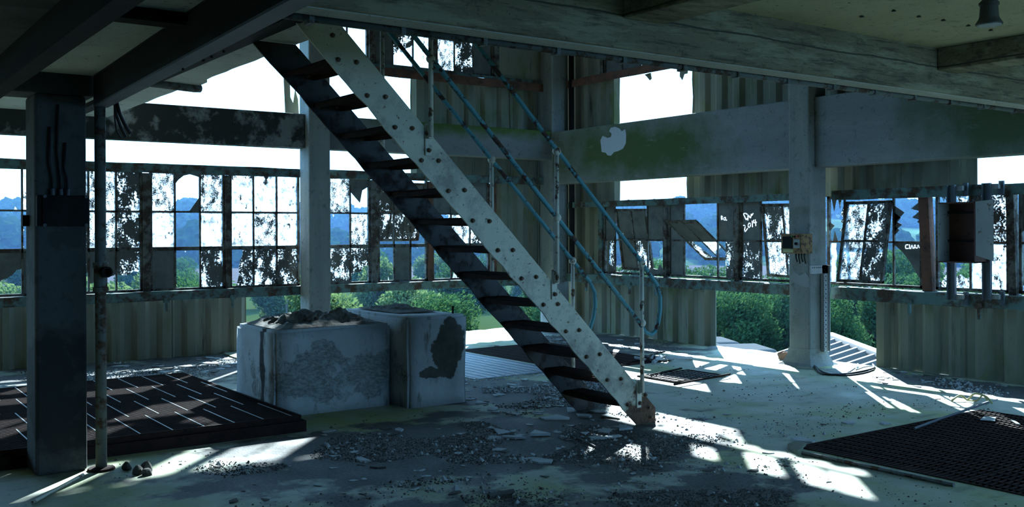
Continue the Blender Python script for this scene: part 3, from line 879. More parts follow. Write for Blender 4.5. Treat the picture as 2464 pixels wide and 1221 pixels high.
# right wall (a runs from the far corner towards the viewer)
ZB = [.94, 1.455, 2.0]
w10 = window(WB, [11.62, 11.38, 10.66, 10.30], ZB, [[D_, None, D_], ['lH', None, 'qD']])
sash(w10, WB, [11.36, 11.02, 10.69], [.98, 1.455, 1.92], [[D_, D_], [D_, H_]], math.radians(10), 1.9, math.radians(1), 2)
w11 = window(WB, [10.22, 9.92, 9.29, 8.97], ZB, [[D_, None, D_], [D_, None, 'lH']])
sash(w11, WB, [9.905, 9.60, 9.31], [.985, 1.455, 1.925], [[D_, D_], ['rH', 'uF']], math.radians(55), 1.455, 0, 3)
w12 = window(WB, [8.89, 8.55, 7.86], ZB, [[D_, None], [H_, None]])
sash(w12, WB, [8.53, 8.20, 7.88], [.98, 1.455, 1.93], [[H_, S_], [S_, 'uH']], math.radians(8), 1.9, math.radians(1), 4)
w13 = window(WB, [7.52, 7.28, 6.63, 6.27], ZB, [['eH', None, 'eD'], ['rF', None, 'UD']])
sash(w13, WB, [7.26, 6.95, 6.65], [.97, 1.46, 1.93], [[S_, H_], [S_, H_]], math.radians(-11), 1.93, 0, 5)
w14 = window(WB, [6.11, 5.72, 5.30], ZB, [['eS', H_], ['qS', F_]])
w15 = window(WB, [5.20, 4.85, 4.5], ZB, [['uD', H_], ['qF', S_]])
for k in range(5):
    a = 4.4 - k * 1.45
    window(WB, [a, a - .45, a - .9, a - 1.35], ZB, [['.', '.', H_], ['.', D_, '.']])
for a0, a1, mt, ln in ((11.72, 11.63, 'girt_paint', 0), (10.29, 10.23, 'frame_paint', 0), (8.965, 8.895, 'frame_paint', 0), (6.25, 6.13, 'rust_girt', .05), (5.29, 5.21, 'frame_paint', .03)):
    post(wall_right, WB, a0, a1, .92, 1.965, mt, lean=ln)
ZV = [3.95, 4.34, 4.92]
window(WB, [11.6, 11.2, 10.8, 10.4], [4.0, 4.42, 4.92], [['.', 'uH', D_], [D_, D_, H_]])
window(WB, [10.34, 10.07, 9.79, 9.44], ZV, [[D_, D_, D_], ['.', D_, '.']])
window(WB, [9.38, 9.09, 8.78], ZV, [[D_, D_], ['.', '.']])
siding(wall_right, WB, 11.5, 12.75, 3.98, 4.97)
for a0, a1 in ((9.45, 9.37), (10.41, 10.33), (8.80, 8.72), (11.66, 11.59)): post(wall_right, WB, a0, a1, 3.95, 4.96)

# lettering scratched in the grime: strokes
def strokes(parent, mapf, lines, w=.012):
    mb = MB()
    for ln in lines:
        for (a, b) in zip(ln[:-1], ln[1:]):
            d = Vector((b[0] - a[0], b[1] - a[1])); 
            if d.length < 1e-6: continue
            n_ = Vector((-d.y, d.x)).normalized() * w * .5
            e = d.normalized() * w * .4
            mb.prism([(a[0] - e.x + n_.x, a[1] - e.y + n_.y), (a[0] - e.x - n_.x, a[1] - e.y - n_.y), (b[0] + e.x - n_.x, b[1] + e.y - n_.y), (b[0] + e.x + n_.x, b[1] + e.y + n_.y)], mapf, -.0045, .0045)
    o = mb.build('scratched_writing', MT['scratch'], parent)
    for pn in parent.children:                      # the writing is scraped clean through the grime
        if pn.name.split('.')[0] == 'pane' and pn.data.materials[0] == MT['pane_D']:
            b0 = [min(v.co[i] for v in o.data.vertices) for i in range(3)]; b1 = [max(v.co[i] for v in o.data.vertices) for i in range(3)]
            q0 = [min(v.co[i] for v in pn.data.vertices) for i in range(3)]; q1 = [max(v.co[i] for v in pn.data.vertices) for i in range(3)]
            if all(b0[i] < q1[i] and q0[i] < b1[i] for i in range(3)):
                md = pn.modifiers.new('scraped', 'BOOLEAN'); md.operation = 'DIFFERENCE'; md.object = o; md.solver = 'EXACT'; md.use_self = True
    return o
def pixlines(ls, X=XB): return [[(gx(px, py, X).y, gx(px, py, X).z) for px, py in ln] for ln in ls]
def z4(x, y): return (1440 + x / 4.696, 460 + y / 4.696)
dn = [[(1640, 262), (1670, 325)], [(1640, 258), (1660, 250), (1690, 268), (1688, 300), (1672, 325)], [(1690, 330), (1695, 270), (1720, 310), (1728, 262)], [(1735, 275), (1748, 255)],
      [(1640, 390), (1652, 385), (1660, 400), (1650, 450), (1658, 462), (1685, 425)], [(1705, 358), (1690, 385), (1698, 415), (1715, 405), (1722, 375), (1705, 358)],
      [(1738, 340), (1742, 405)], [(1755, 330), (1752, 362), (1788, 352)], [(1772, 325), (1780, 392)]]
strokes(w12, WB, pixlines([[z4(*p) for p in l] for l in dn]))
bc = [[(1388, 280), (1390, 325)], [(1388, 280), (1405, 288), (1392, 302), (1408, 315), (1390, 325)], [(1428, 300), (1414, 305), (1414, 325), (1428, 328)], [(1436, 298), (1440, 330), (1450, 330)]]
strokes(w11, WB, pixlines([[z4(*p) for p in l] for l in bc]))
def z5(x, y): return (1900 + x / 3.70, 430 + y / 3.70)
ci = [[(1055, 590), (1033, 592), (1033, 624), (1058, 622)], [(1068, 590), (1070, 624)], [(1078, 624), (1090, 590), (1100, 622)], [(1082, 610), (1098, 608)],
      [(1110, 622), (1112, 590), (1126, 596), (1113, 606), (1130, 620)], [(1136, 620), (1146, 590), (1156, 616)], [(1138, 608), (1154, 606)]]
strokes(w13, WB, pixlines([[z5(*p) for p in l] for l in ci]), .010)

# ================================================================== STAIRCASE
ST = tag(empty('steel_staircase', (5.6, 6.4, 0)), 'steep open-tread steel staircase with pipe handrails, cream paint flaking', 'staircase')
SY0, SY1 = 6.03, 6.80
def stringer(y, mat, near):
    s0, s1 = 5.56, 5.90
    poly = [(5.575, 0), (5.78, 0), (5.78, s1 - 5.78), (s1 - 2.965, 2.965), (s0 - 2.965, 2.965)]
    rr = random.Random(5 if near else 6)
    # worn lower edge
    n = 40; edge = []
    for i in range(n + 1):
        t = i / n
        x = (s0 - 2.965) + (5.575 - (s0 - 2.965)) * t; z = 2.965 * (1 - t)
        k = 0 if i in (0, n) else rr.uniform(-.004, .006)
        edge.append((x - k, z - k))
    m = MB(); m.prism([(5.78, 0), (5.78, .12), (s1 - 2.965, 2.965)] + edge, lambda u, w, d: (u, y + d, w), 0, .014)
    o = m.build('stringer', mat, ST)
    return o
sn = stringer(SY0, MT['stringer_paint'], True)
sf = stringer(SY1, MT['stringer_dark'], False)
tr0 = None; bt0 = None
def bolt_mesh(parent, at):
    m = MB(); m.lathe([(.018, -.003), (.018, -.006), (.0125, -.007), (.012, -.022), (.005, -.026)], at, 8, Vector((0, 1, 0)))
    return m.build('bolt', MT['stringer_bolt'], parent, recenter=True)
MT['stringer_bolt'] = simple('rusty_bolt', (.16, .10, .07), (.34, .24, .18), 30, .85, 0, .4)
bolt_off = None
for k in range(13):
    z = .20 + .2135 * k
    xc = 5.73 - z
    m = MB()
    # pressed steel tread: sagging plate with turned-down nosing and worn ribs
    n = 9
    for i in range(n + 1):
        t = i / n; y = SY0 + .014 + (SY1 - SY0 - .014) * t
        sag = -.012 * math.sin(math.pi * t)
        for x, zz in ((xc - .11, z), (xc + .115, z), (xc + .115, z - .045), (xc + .105, z - .045), (xc + .105, z - .012), (xc - .10, z - .012), (xc - .10, z - .035), (xc - .11, z - .035)):
            m.v.append(Vector((x, y, zz + sag)))
    for i in range(n):
        for q in range(8):
            m.f.append([i * 8 + q, i * 8 + (q + 1) % 8, (i + 1) * 8 + (q + 1) % 8, (i + 1) * 8 + q]); m.mi.append(0)
    tr = m.build('tread', MT['grating_rust'], ST)
    rb = MB()
    for q in range(7):
        x = xc - .09 + q * .03
        rb.box(x - .004, x + .004, SY0 + .02, SY1 - .005, z - .006, z + .004)
    rb.build('anti_slip_rib', MT['grating_rust'], tr)
    for dx in (-.068, .072):
        for yy in (SY0, SY1):
            at = Vector((xc + dx + R.uniform(-.006, .006), yy, z - .02 + R.uniform(-.008, .008)))
            if bt0 is None: bt0 = bolt_mesh(ST, at); bolt_off = ORG[bt0.name] - at
            else: place(bt0, 'bolt', at + bolt_off, ST)
# top fixing bolt and foot bolts
for x, z in ((2.86, 2.90), (5.70, .13), (5.72, .05), (5.66, .24)):
    place(bt0, 'bolt', Vector((x, SY0, z)) + bolt_off, ST)
# rails
def L(y, s, x): return (x, y, s - x)
RY, RY2 = SY0 - .045, SY1 + .055
def railpath(pts, r, name, mat='rail_paint', n=10):
    m = MB(); m.tube(pts, r, n); return m.build(name, MT[mat], ST, smooth=True)
def onrail(px, py, y): return gy(px, py, y)
HS, MS = 6.93, 6.41
loop = [L(RY, HS, 1.4), L(RY, HS, 4.72), L(RY, HS, 5.55)] + [onrail(px, py, RY) for px, py in ((1562, 660), (1580, 685), (1588, 712), (1588, 745), (1584, 775), (1577, 797), (1566, 806), (1553, 800), (1540, 779))]
railpath(loop, .018, 'handrail')
railpath([L(RY, MS, 1.4), L(RY, MS, 3.6), L(RY, MS, 5.58)], .018, 'mid_rail')
h1, h2 = gy(1183, 385, RY2), gy(1378, 628, RY2)
dv = (h1 - h2).normalized()
far = [h1 + dv * 2.8, h1, h2] + [gy(px, py, RY2) for px, py in ((1400, 655), (1420, 680), (1431, 705), (1432, 735), (1428, 765), (1420, 790))]
last = far[-1]
far += [Vector((last.x - .07, RY2, last.z - .05)), Vector((last.x - .16, RY2, last.z + .02)), Vector((last.x - .6, RY2, last.z + .46)), Vector((last.x - 3.2, RY2, last.z + 3.06))]
railpath(far, .018, 'handrail')
def rpost(x, y, z0, z1, zmid, near=True):
    o = MB().tube([(x, y, z0), (x, y, z1)], .0175, 10).build('baluster', MT['post_paint'], ST, smooth=True)
    for z in (zmid, z1):
        if z is None: continue
        b = MB(); b.ball((x, y, z), .034); b.build('ball_joint', MT['post_paint'], o, smooth=True)
    m = MB()
    ys = (SY0 - .012, SY0) if near else (SY1 + .014, SY1 + .028)
    m.box(x - .028, x + .028, ys[0], ys[1], z0 - .13, z0 + .10)
    yj = (y, ys[1]) if near else (ys[0], y)
    m.box(x - .02, x + .02, min(yj), max(yj), z0 - .01, z0 + .09)
    m.build('foot_bracket', MT['post_paint'], o, bevel=.006)
    if near:
        for dz in (-.09, .05):
            place(bt0, 'bolt', Vector((x, ys[0], z0 + dz)) + bolt_off, ST)
rpost(5.59, RY, .27, 1.33, .84)
rpost(4.71, RY, 1.20, 2.21, 1.70)
rpost(3.59, RY, 2.26, 3.34, 2.81)
for (px, py) in ((1183, 385), (1378, 628)):
    p = gy(px, py, RY2)
    rpost(p.x, RY2, max(.1, 5.73 - p.x + .05), p.z, None, False)
p = h1 + dv * 1.45
rpost(p.x, RY2, 5.73 - p.x + .05, p.z, None, False)

# ================================================================== CONCRETE BLOCKS
def block(x0, x1, y0, y1, h, label, seed):
    bm = bmesh.new()
    bmesh.ops.create_cube(bm, size=1)
    for v in bm.verts: v.co = Vector(((x0 + x1) / 2 + v.co.x * (x1 - x0), (y0 + y1) / 2 + v.co.y * (y1 - y0), h / 2 + v.co.z * h))
    bmesh.ops.bevel(bm, geom=[e for e in bm.edges if not all(v.co.z < .01 for v in e.verts)], offset=.025, segments=2, affect='EDGES')
    bmesh.ops.subdivide_edges(bm, edges=bm.edges[:], cuts=5, use_grid_fill=True)
    for v in bm.verts:
        p = v.co + Vector((seed * 3.1, 0, 0))
        v.co += mnoise.noise_vector(p * 3) * .012 * (1 if v.co.z > .02 else .0)
    bmesh.ops.triangulate(bm, faces=[f for f in bm.faces if len(f.verts) > 4])
    me = bpy.data.meshes.new('plinth'); 
    org = Vector(((x0 + x1) / 2, (y0 + y1) / 2, 0))
    for v in bm.verts: v.co -= org
    bm.to_mesh(me); bm.free()
    me.polygons.foreach_set('use_smooth', [True] * len(me.polygons))
    me.materials.append(MT['plaster'])
    o = empty('machine_plinth', org); tag(o, label, 'plinth')
    c = bpy.data.objects.new('body', me); col.objects.link(c); c.parent = o; ORG[c.name] = org
    return o
pl1 = block(3.28, 4.405, 8.08, 9.0, .75, 'low plastered machine plinth heaped with crumbled mortar on top', 1)
pl2 = block(4.43, 5.06, 7.80, 9.15, .82, 'taller plastered machine plinth with a big bare dark cement patch', 2)
def heap(x0, x1, y0, y1, z, hh, name, label, seed, n=34):
    mb = MB(); ny = max(8, int(n * (y1 - y0) / (x1 - x0)))
    for i in range(n + 1):
        for j in range(ny + 1):
            u, v = i / n, j / ny
            x, y = x0 + (x1 - x0) * u, y0 + (y1 - y0) * v
            e = min(1, 5 * min(u, 1 - u)) * min(1, 4 * min(v, 1 - v))
            q = Vector((x * 4 + seed, y * 4, 0))
            hgt = hh * e * max(0.05, .5 + .8 * mnoise.noise(q) + .35 * mnoise.noise(q * 4) + .2 * mnoise.noise(q * 11))
            mb.v.append(Vector((x, y, z + hgt - (.0 if e > .01 else .006))))
    for i in range(n):
        for j in range(ny):
            a = i * (ny + 1) + j; mb.f.append([a, a + ny + 1, a + ny + 2, a + 1]); mb.mi.append(0)
    o = mb.build(name, MT['crumb'], org=((x0 + x1) / 2, (y0 + y1) / 2, z))
    return tag(o, label, 'rubble', kind='stuff')
heap(3.33, 4.37, 8.13, 8.95, .762, .13, 'mortar_rubble', 'crumbled dark mortar rubble heaped on the low plinth', 3)
heap(4.55, 4.98, 8.2, 9.05, .834, .05, 'mortar_rubble', 'thin crumbled mortar crust on the taller plinth', 9)
m = MB(); m.tube([(5.0, 7.95, .81), (5.0, 7.95, .88), (5.005, 7.95, .89)], .010, 8); m.build('anchor_bolt', MT['black_steel'], pl2)

# ================================================================== GRATINGS
def grating(name, x0, x1, y0, y1, z, label, nx=None, pitch=.032, strips=None, smat='grating_rust', frame=.05, stripmat='strip_metal', bar_h=.028, cross=.24, along='X', gap_rows=None, bt=.008):
    o = empty(name, ((x0 + x1) / 2, (y0 + y1) / 2, z)); tag(o, label, 'grating')
    rows = gap_rows or 1
    off = 0
    for r in range(rows):
        ya = y0 + (y1 - y0) * r / rows + .006; yb = y0 + (y1 - y0) * (r + 1) / rows - .006
        mb = MB(); y = ya + .004
        while y < yb:
            mb.box(x0, x1, y - bt / 2, y + bt / 2, z - bar_h, z); y += pitch
        pn = mb.build('bearing_bars', MT[smat], o); pn['kind'] = 'stuff'
        ms = MB(); x = x0 + .06 + (.11 if r % 2 else 0)
        while x < x1 - .02:
            ms.box(x - .004, x + .004, ya, yb, z - bar_h * .6, z + .003); x += cross
        q = ms.build('cross_strips', MT[stripmat], pn); q['kind'] = 'stuff'
        for xx in (x0, x1 - .01):
            pass
    fm = MB()
    for (a, b, c, d) in ((x0 - .012, x1 + .012, y0 - .012, y0), (x0 - .012, x1 + .012, y1, y1 + .012), (x0 - .012, x0, y0, y1), (x1, x1 + .012, y0, y1)):
        fm.box(a, b, c, d, z - frame, z + .004)
    fm.build('edge_frame', MT[smat], o)
    return o
gp = grating('floor_grating', .30, 3.24, 7.47, 10.45, .125, 'raised rusty grating platform beside the low plinth', pitch=.034, gap_rows=4, cross=.235, frame=.10)
grating('floor_grating', 5.95, 8.42, 2.2, 4.70, .004, 'wide dark rusty floor grating reaching towards the right wall', pitch=.042, cross=.11, gap_rows=2, stripmat='grating_rust', frame=.04, bt=.010)
grating('floor_grating', 5.88, 7.05, 8.90, 10.95, .006, 'floor grating tinted pale with sky sheen behind the plinths', pitch=.036, cross=.12, smat='sheen_grating', stripmat='sheen_grating', frame=.03, bt=.020)
grating('floor_grating', 7.17, 8.62, 8.75, 11.2, .006, 'rusty floor grating behind the stair foot towards the corner', pitch=.040, cross=.16, stripmat='grating_rust', frame=.03, bt=.014)
grating('floor_grating', 7.42, 8.18, 7.46, 8.0, .012, 'small rusty floor grating with loose rods over it', pitch=.050, cross=.09, frame=.03)
# kerb angle under the raised platform
for nm, bxx in (('kerb', (.26, 3.28, 7.42, 7.46)), ('kerb', (3.255, 3.285, 7.46, 10.48))):
    MB().box(bxx[0], bxx[1], bxx[2], bxx[3], 0, .085).build('kerb', MT['grating_rust'], gp)

# ================================================================== SERVICES AND FITTINGS
# standpipe beside the near column
sp = tag(empty('standpipe', (1.635, 7.05, 0)), 'rusty upright pipe with an open tee joint beside the near column', 'pipe')
MB().tube([(1.635, 7.05, .0), (1.635, 7.05, 2.46)], .036, 14).build('pipe', MT['pipe_paint'], sp, smooth=True)
MB().lathe([(.05, 1.20), (.05, 1.23), (.043, 1.235), (.043, 1.36), (.05, 1.365), (.05, 1.40)], (1.635, 7.05, 0), 14).build('tee_joint', MT['pipe_paint'], sp, smooth=False)
tv = Vector((.25, -.97, 0))
m = MB(); m.lathe([(.030, .0), (.030, .075), (.037, .075), (.037, .095), (.026, .095), (.026, .05)], (1.635, 7.05, 1.335), 14, tv); m.build('branch_socket', MT['black_steel'], sp)
MB().lathe([(.09, 0), (.085, .015), (.04, .02)], (1.635, 7.05, .0), 12).build('floor_collar', MT['grating_rust'], sp)

# junction box on the near column
a, b = gy(85, 470, 7.10), gy(210, 545, 7.10)
jb = tag(empty('junction_box', ((a.x + b.x) / 2, 7.06, b.z)), 'flat metal junction box screwed to the dark near column', 'box')
MB().box(a.x, b.x, 7.045, 7.10, b.z, a.z).build('body', MT['black_steel'], jb, bevel=.006)
MB().box(a.x + .03, b.x - .015, 7.035, 7.046, b.z + .012, a.z - .012).build('cover', MT['black_steel'], jb, bevel=.004)
for x in (a.x + .045, b.x - .02):
    for z in (a.z - .008, b.z + .008):
        m = MB(); m.lathe([(.012, -.008), (.010, -.014)], (x, 7.045, z), 10, Vector((0, 1, 0))); m.build('screw', MT['steel_blue'], jb)
for px, top in ((126, 2.3), (146, 2.45), (163, 2.2)):
    p = gy(px, 470, 7.08)
    m = MB(); m.tube([(p.x, 7.075, a.z - .004), (p.x + R.uniform(-.01, .01), 7.08, a.z + .12), (p.x - .02, 7.085, (a.z + top) / 2), (p.x - .012, 7.085, top)], .008, 8)
    m.build('cable', MT['cable_black'], jb, smooth=True)
    MB().lathe([(.014, 0), (.014, .045), (.010, .05)], (p.x, 7.075, a.z - .005), 10).build('cable_gland', MT['steel_blue'], jb)
m = MB().box(1.20, 1.24, 7.30, 7.36, gy(30, 545, 7.33).z, gy(30, 518, 7.33).z)
tag(m.build('bracket', MT['black_steel'], org=(1.22, 7.33, 1.66)), 'small dark bracket on the side of the near column', 'bracket')

# cut cables hanging from the channel end
for i, (pts, r) in enumerate((([(276, 246), (279, 275), (290, 305), (302, 330)], .011), ([(280, 244), (288, 275), (300, 300), (314, 322)], .012), ([(275, 246), (276, 285), (280, 315), (291, 332)], .006))):
    m = MB(); m.tube([gy(px, py, 6.95 - .01 * i) for px, py in pts], r, 8)
    o = m.build('hanging_cable', MT['cable_black'], org=gy(pts[0][0], pts[0][1], 6.95), smooth=True)
    tag(o, ('severed black cable dangling from the channel, middle of three', 'thickest severed black cable dangling from the steel channel', 'thin severed black cable dangling from the steel channel')[i], 'cable')

# control box on the right-hand column
xf = 9.36
a, b = gx(1879, 563, xf), gx(1927, 611, xf)
cb = tag(empty('control_box', (9.47, (a.y + b.y) / 2, b.z)), 'orange rusty control box with dial and buttons on a column', 'control box')
MB().box(xf, 9.57, b.y, a.y, b.z, a.z).build('housing', MT['box_orange'], cb, bevel=.005)
w_, h_ = a.y - b.y, a.z - b.z
def face(u0, u1, v0, v1, nm, mt, pr=.006):
    return MB().box(xf - pr, xf + .002, a.y - u1 * w_, a.y - u0 * w_, b.z + v0 * h_, b.z + v1 * h_).build(nm, MT[mt], cb, bevel=.002)
face(.10, .58, .26, .86, 'dark_window', 'black_steel'); face(.10, .62, .05, .22, 'yellow_plate', 'cable_yellow')
dl = face(.64, .95, .28, .72, 'dial_plate', 'cabinet_grey')
m = MB(); m.lathe([(.018, 0), (.016, .02), (.006, .022)], (xf - .006, a.y - .79 * w_, b.z + .5 * h_), 12, Vector((-1, 0, 0))); m.build('dial', MT['black_steel'], dl)
for u, mt in ((.70, 'black_steel'), (.86, 'red'), (.58, 'green')):
    m = MB(); m.lathe([(.011, 0), (.010, .014), (.005, .017)], (xf, a.y - u * w_, b.z + .86 * h_), 10, Vector((-1, 0, 0))); m.build('push_button', MT[mt], cb)
for k in range(4):
    y = a.y - (.30 + .14 * k) * w_ - .05
    m = MB(); m.tube([(9.46, y, b.z + .01), (9.46, y, b.z - .05), (9.47, y - .01, b.z - .10 - .02 * (k % 2))], .009, 8); m.build('cable_tail', MT['cable_black'], cb, smooth=True)

# perforated cable tray on the column
yt = 7.37
tr_ = empty('cable_tray', (9.8, yt, .3)); tag(tr_, 'bent perforated metal cable tray fixed down the column side', 'cable tray')
A, Bq = gy(1950, 640, yt), gy(1992, 658, yt); Cq, Dq = gy(1977, 652, yt), gy(1992, 845, yt)
MB().box(A.x, Bq.x, yt - .008, yt + .014, Bq.z, A.z).build('top_arm', MT['tray'], tr_)
MB().box(Cq.x, Dq.x, yt - .008, yt + .014, Dq.z, A.z).build('tray_back', MT['tray'], tr_)
for xx in (Cq.x, Dq.x - .006): MB().box(xx, xx + .008, yt - .035, yt - .006, Dq.z, A.z if xx > Cq.x + .02 else Bq.z).build('side_flange', MT['tray'], tr_)
sl = MB(); z = Dq.z + .02; k = 0
while z < A.z - .02:
    sl.box(Cq.x + .035 + (.02 if k % 2 else 0), Cq.x + .047 + (.02 if k % 2 else 0), yt - .011, yt - .007, z, z + .016); z += .026; k += 1
x = A.x + .02
while x < Cq.x:
    sl.box(x, x + .012, yt - .011, yt - .007, A.z - .03, A.z - .018); x += .035
q = sl.build('slots', MT['hole'], tr_); q['kind'] = 'stuff'

# two slotted uprights and the open cabinet on the right wall
xc_ = 9.88
def upright(px, ptop, pbot, label):
    p0, p1 = gx(px, ptop, xc_), gx(px, pbot, xc_)
    o = empty('steel_upright', (xc_, p0.y, p1.z)); tag(o, label, 'bracket', 'uprights clamped across the right wall windows')
    y = p0.y
    MB().box(xc_ - .02, xc_, y - .04, y + .04, p1.z, p0.z).build('web', MT['steel_blue'], o)
    for s in (-1, 1): MB().box(xc_ - .045, xc_ - .02, y + s * .04 - .005, y + s * .04 + .005, p1.z, p0.z).build('flange', MT['steel_blue'], o)
    for z in (p0.z - .03, p1.z + .04):
        MB().box(xc_ - .02, xc_ + .045, y - .12, y - .03, z - .03, z + .02).build('clamp_arm', MT['cabinet_grey'], o)
        MB().box(xc_ + .02, xc_ + .045, y - .15, y - .10, z - .09, z + .05).build('clamp_hook', MT['steel_blue'], o)
    return o
upright(2292, 446, 722, 'channel upright holding the left side of the open cabinet')
upright(2377, 441, 722, 'channel upright standing behind the cabinet door')
xf = 9.62
a, b = gx(2256, 488, xf), gx(2346, 634, xf)
cbn = tag(empty('wall_cabinet', (9.7, (a.y + b.y) / 2, b.z)), 'empty open-fronted metal cabinet, rust red inside, hung on uprights', 'cabinet')
y0, y1, z0, z1 = b.y, a.y, b.z, a.z
MB().box(9.82, 9.832, y0, y1, z0, z1).build('back_panel', MT['cabinet_red'], cbn)
MB().box(xf, 9.82, y1 - .01, y1, z0, z1).build('side_panel', MT['cabinet_grey'], cbn)
MB().box(xf, 9.82, y0, y0 + .01, z0, z1).build('side_panel', MT['cabinet_red'], cbn)
MB().box(xf, 9.82, y0, y1, z0, z0 + .012).build('bottom_panel', MT['cabinet_red'], cbn)
MB().box(xf, 9.82, y0, y1, z1 - .012, z1).build('top_panel', MT['cabinet_red'], cbn)
for t_ in (.36, .83): MB().box(9.79, 9.82, y0 + .01, y1 - .01, z0 + (z1 - z0) * t_ - .012, z0 + (z1 - z0) * t_ + .012).build('mounting_bar', MT['black_steel'], cbn)
d0, d1 = gx(2348, 484, 9.60), gx(2376, 592, 9.72)
m = MB(); m.hexa([(9.62, y0 - .006, z0 + .08), (9.70, y0 - .15, z0 + .02), (9.708, y0 - .145, z0 + .02), (9.628, y0, z0 + .08), (9.62, y0 - .006, z1 - .0), (9.70, y0 - .15, z1 + .02), (9.708, y0 - .145, z1 + .02), (9.628, y0, z1)])
m.build('door', MT['cabinet_grey'], cbn)

# pendant lamp
lp = gd(2380, 60, 6.0)
la = tag(empty('pendant_lamp', (lp.x, lp.y, lp.z)), 'bell-shaped grey bulkhead lamp hanging from the ceiling', 'lamp')
s_ = .00252
MB().lathe([(30 * s_, 0), (31 * s_, 3 * s_), (24 * s_, 14 * s_), (22 * s_, 20 * s_), (20 * s_, 46 * s_), (23 * s_, 47 * s_), (23 * s_, 53 * s_), (16 * s_, 60 * s_), (8 * s_, 63 * s_)], lp, 24).build('housing', MT['lamp_body'], la, smooth=False)
MB().lathe([(27 * s_, -2 * s_), (28 * s_, 1 * s_)], lp, 24).build('lens', MT['lamp_glass'], la)
MB().tube([(lp.x, lp.y, lp.z + 60 * s_), (lp.x, lp.y, 3.05)], .018, 10).build('stem', MT['lamp_body'], la, smooth=True)
MB().lathe([(.05, -.02), (.05, .0)], (lp.x, lp.y, 3.05), 14).build('ceiling_rose', MT['lamp_body'], la)

# cables lying by the right-hand column
def floor_cable(pxs, r, mat, label, zf=None, cat='cable'):
    pts = []
    for i, q in enumerate(pxs):
        z = q[2] if len(q) > 2 else r
        pts.append(gz(q[0], q[1], z))
    # smooth
    out = []
    for i in range(len(pts) - 1):
        p0 = pts[max(0, i - 1)]; p1 = pts[i]; p2 = pts[i + 1]; p3 = pts[min(len(pts) - 1, i + 2)]
        for k in range(5):
            t = k / 5
            out.append(.5 * ((2 * p1) + (p2 - p0) * t + (2 * p0 - 5 * p1 + 4 * p2 - p3) * t * t + (3 * p1 - p0 - 3 * p2 + p3) * t ** 3))
    out.append(pts[-1])
    for p in out: p.z = max(p.z, r * .95)
    m = MB(); m.tube(out, r, 8)
    return tag(m.build('loose_cable', MT[mat], org=(out[0].x, out[0].y, 0), smooth=True), label, cat)
floor_cable([(1953, 867), (1962, 885), (1975, 898), (2000, 902), (2040, 900), (2080, 893), (2103, 886), (2100, 878)], .012, 'cable_black', 'thick black cable curling away from the column foot')
floor_cable([(1956, 870), (1968, 888), (1990, 899), (2030, 904), (2075, 899), (2104, 890)], .008, 'cable_black', 'thin black cable lying along the thicker one by the column')
floor_cable([(2040, 897), (2058, 885), (2064, 876, .03), (2060, 890), (2080, 884, .03), (2100, 882), (2090, 893)], .007, 'cable_white', 'pale wire loops lying in the sun at the slab edge')
floor_cable([(2290, 965), (2310, 952, .05), (2328, 962, .02), (2345, 948, .09), (2372, 955, .08), (2388, 972, .02)], .009, 'cable_yellow', 'springy yellow cable curl on the floor near the grating')
floor_cable([(2325, 962), (2350, 965, .02), (2365, 952, .07), (2378, 968, .02)], .008, 'cable_yellow', 'short yellow cable end beneath the larger yellow curl')
floor_cable([(2372, 975), (2385, 968, .03), (2400, 962, .05)], .006, 'cable_white', 'frayed pale cable tip beside the yellow curl')

def rod(p, q, r, mat, label, za=None, zb=None, name='loose_rod', box=False):
    a = gz(p[0], p[1], za if za is not None else r); b = gz(q[0], q[1], zb if zb is not None else r)
    m = MB()
    mid = (a + b) / 2 + Vector((0, 0, 0))
    m.tube([a, a + (b - a) * .33 + Vector((0, .006, 0)), a + (b - a) * .66, b], r, 6)
    return tag(m.build(name, MT[mat], org=(a.x, a.y, 0)), label, 'rod')
rod((2200, 1032), (2378, 968), .010, 'steel_blue', 'long grey rod propped from grating edge to sunlit floor', .02, .10)
rod((1930, 1090), (2295, 1168), .014, 'pipe_paint', 'long pale strip lying along the wide grating edge', .014, .014)
rod((78, 1210), (200, 1143), .010, 'post_paint', 'thin pale lath on the floor at the near column foot')
rod((1622, 926), (1756, 901), .012, 'grating_rust', 'rusty rod lying across the small grating corner', .03, .04)
rod((1565, 903), (1640, 887), .010, 'grating_rust', 'thin bent rod at the far side of the small grating', .03, .04)
rod((1540, 862), (1600, 846), .009, 'grating_rust', 'thin dark rod lying towards the corner behind the stairs')
rod((1490, 880), (1545, 862), .010, 'grating_rust', 'rusty rod end beside the rear grating')
rod((1392, 1055), (1440, 1080), .009, 'flake_dark', 'thin dark stick lying on the gravel before the stairs')
rod((1175, 1195), (1235, 1183), .016, 'flake_dark', 'charred stub of wood on the gravel')

# ================================================================== DEBRIS
flake_meshes = []
for k in range(9):
    rr = random.Random(100 + k)
    n = rr.randint(3, 5); el = rr.uniform(.3, .7)
    pl = [(math.cos(2 * math.pi * i / n + rr.uniform(-.3, .3)) * rr.uniform(.35, .6), el * math.sin(2 * math.pi * i / n + rr.uniform(-.3, .3)) * rr.uniform(.35, .6)) for i in range(n)]
    mb = MB(); mb.prism(pl, lambda u, w, d: (u, w, d), 0, rr.uniform(.03, .07))
    me = bpy.data.meshes.new('flake_%d' % k)
    me.from_pydata([tuple(p) for p in mb.v], [], mb.f)
    flake_meshes.append(me)
variants = []
for me in flake_meshes:
    for mt in ('flake', 'flake_dark'):
        m2 = me.copy(); m2.materials.append(MT[mt]); variants.append((m2, mt))
def in_hole(p): return any(h[0] - .03 < p.x < h[1] + .03 and h[2] - .03 < p.y < h[3] + .03 for h in holes) or (.2 < p.x < 3.35 and 7.35 < p.y < 10.55) or (3.2 < p.x < 5.12 and 7.72 < p.y < 9.2) or (1.2 < p.x < 1.72 and 6.95 < p.y < 7.5)
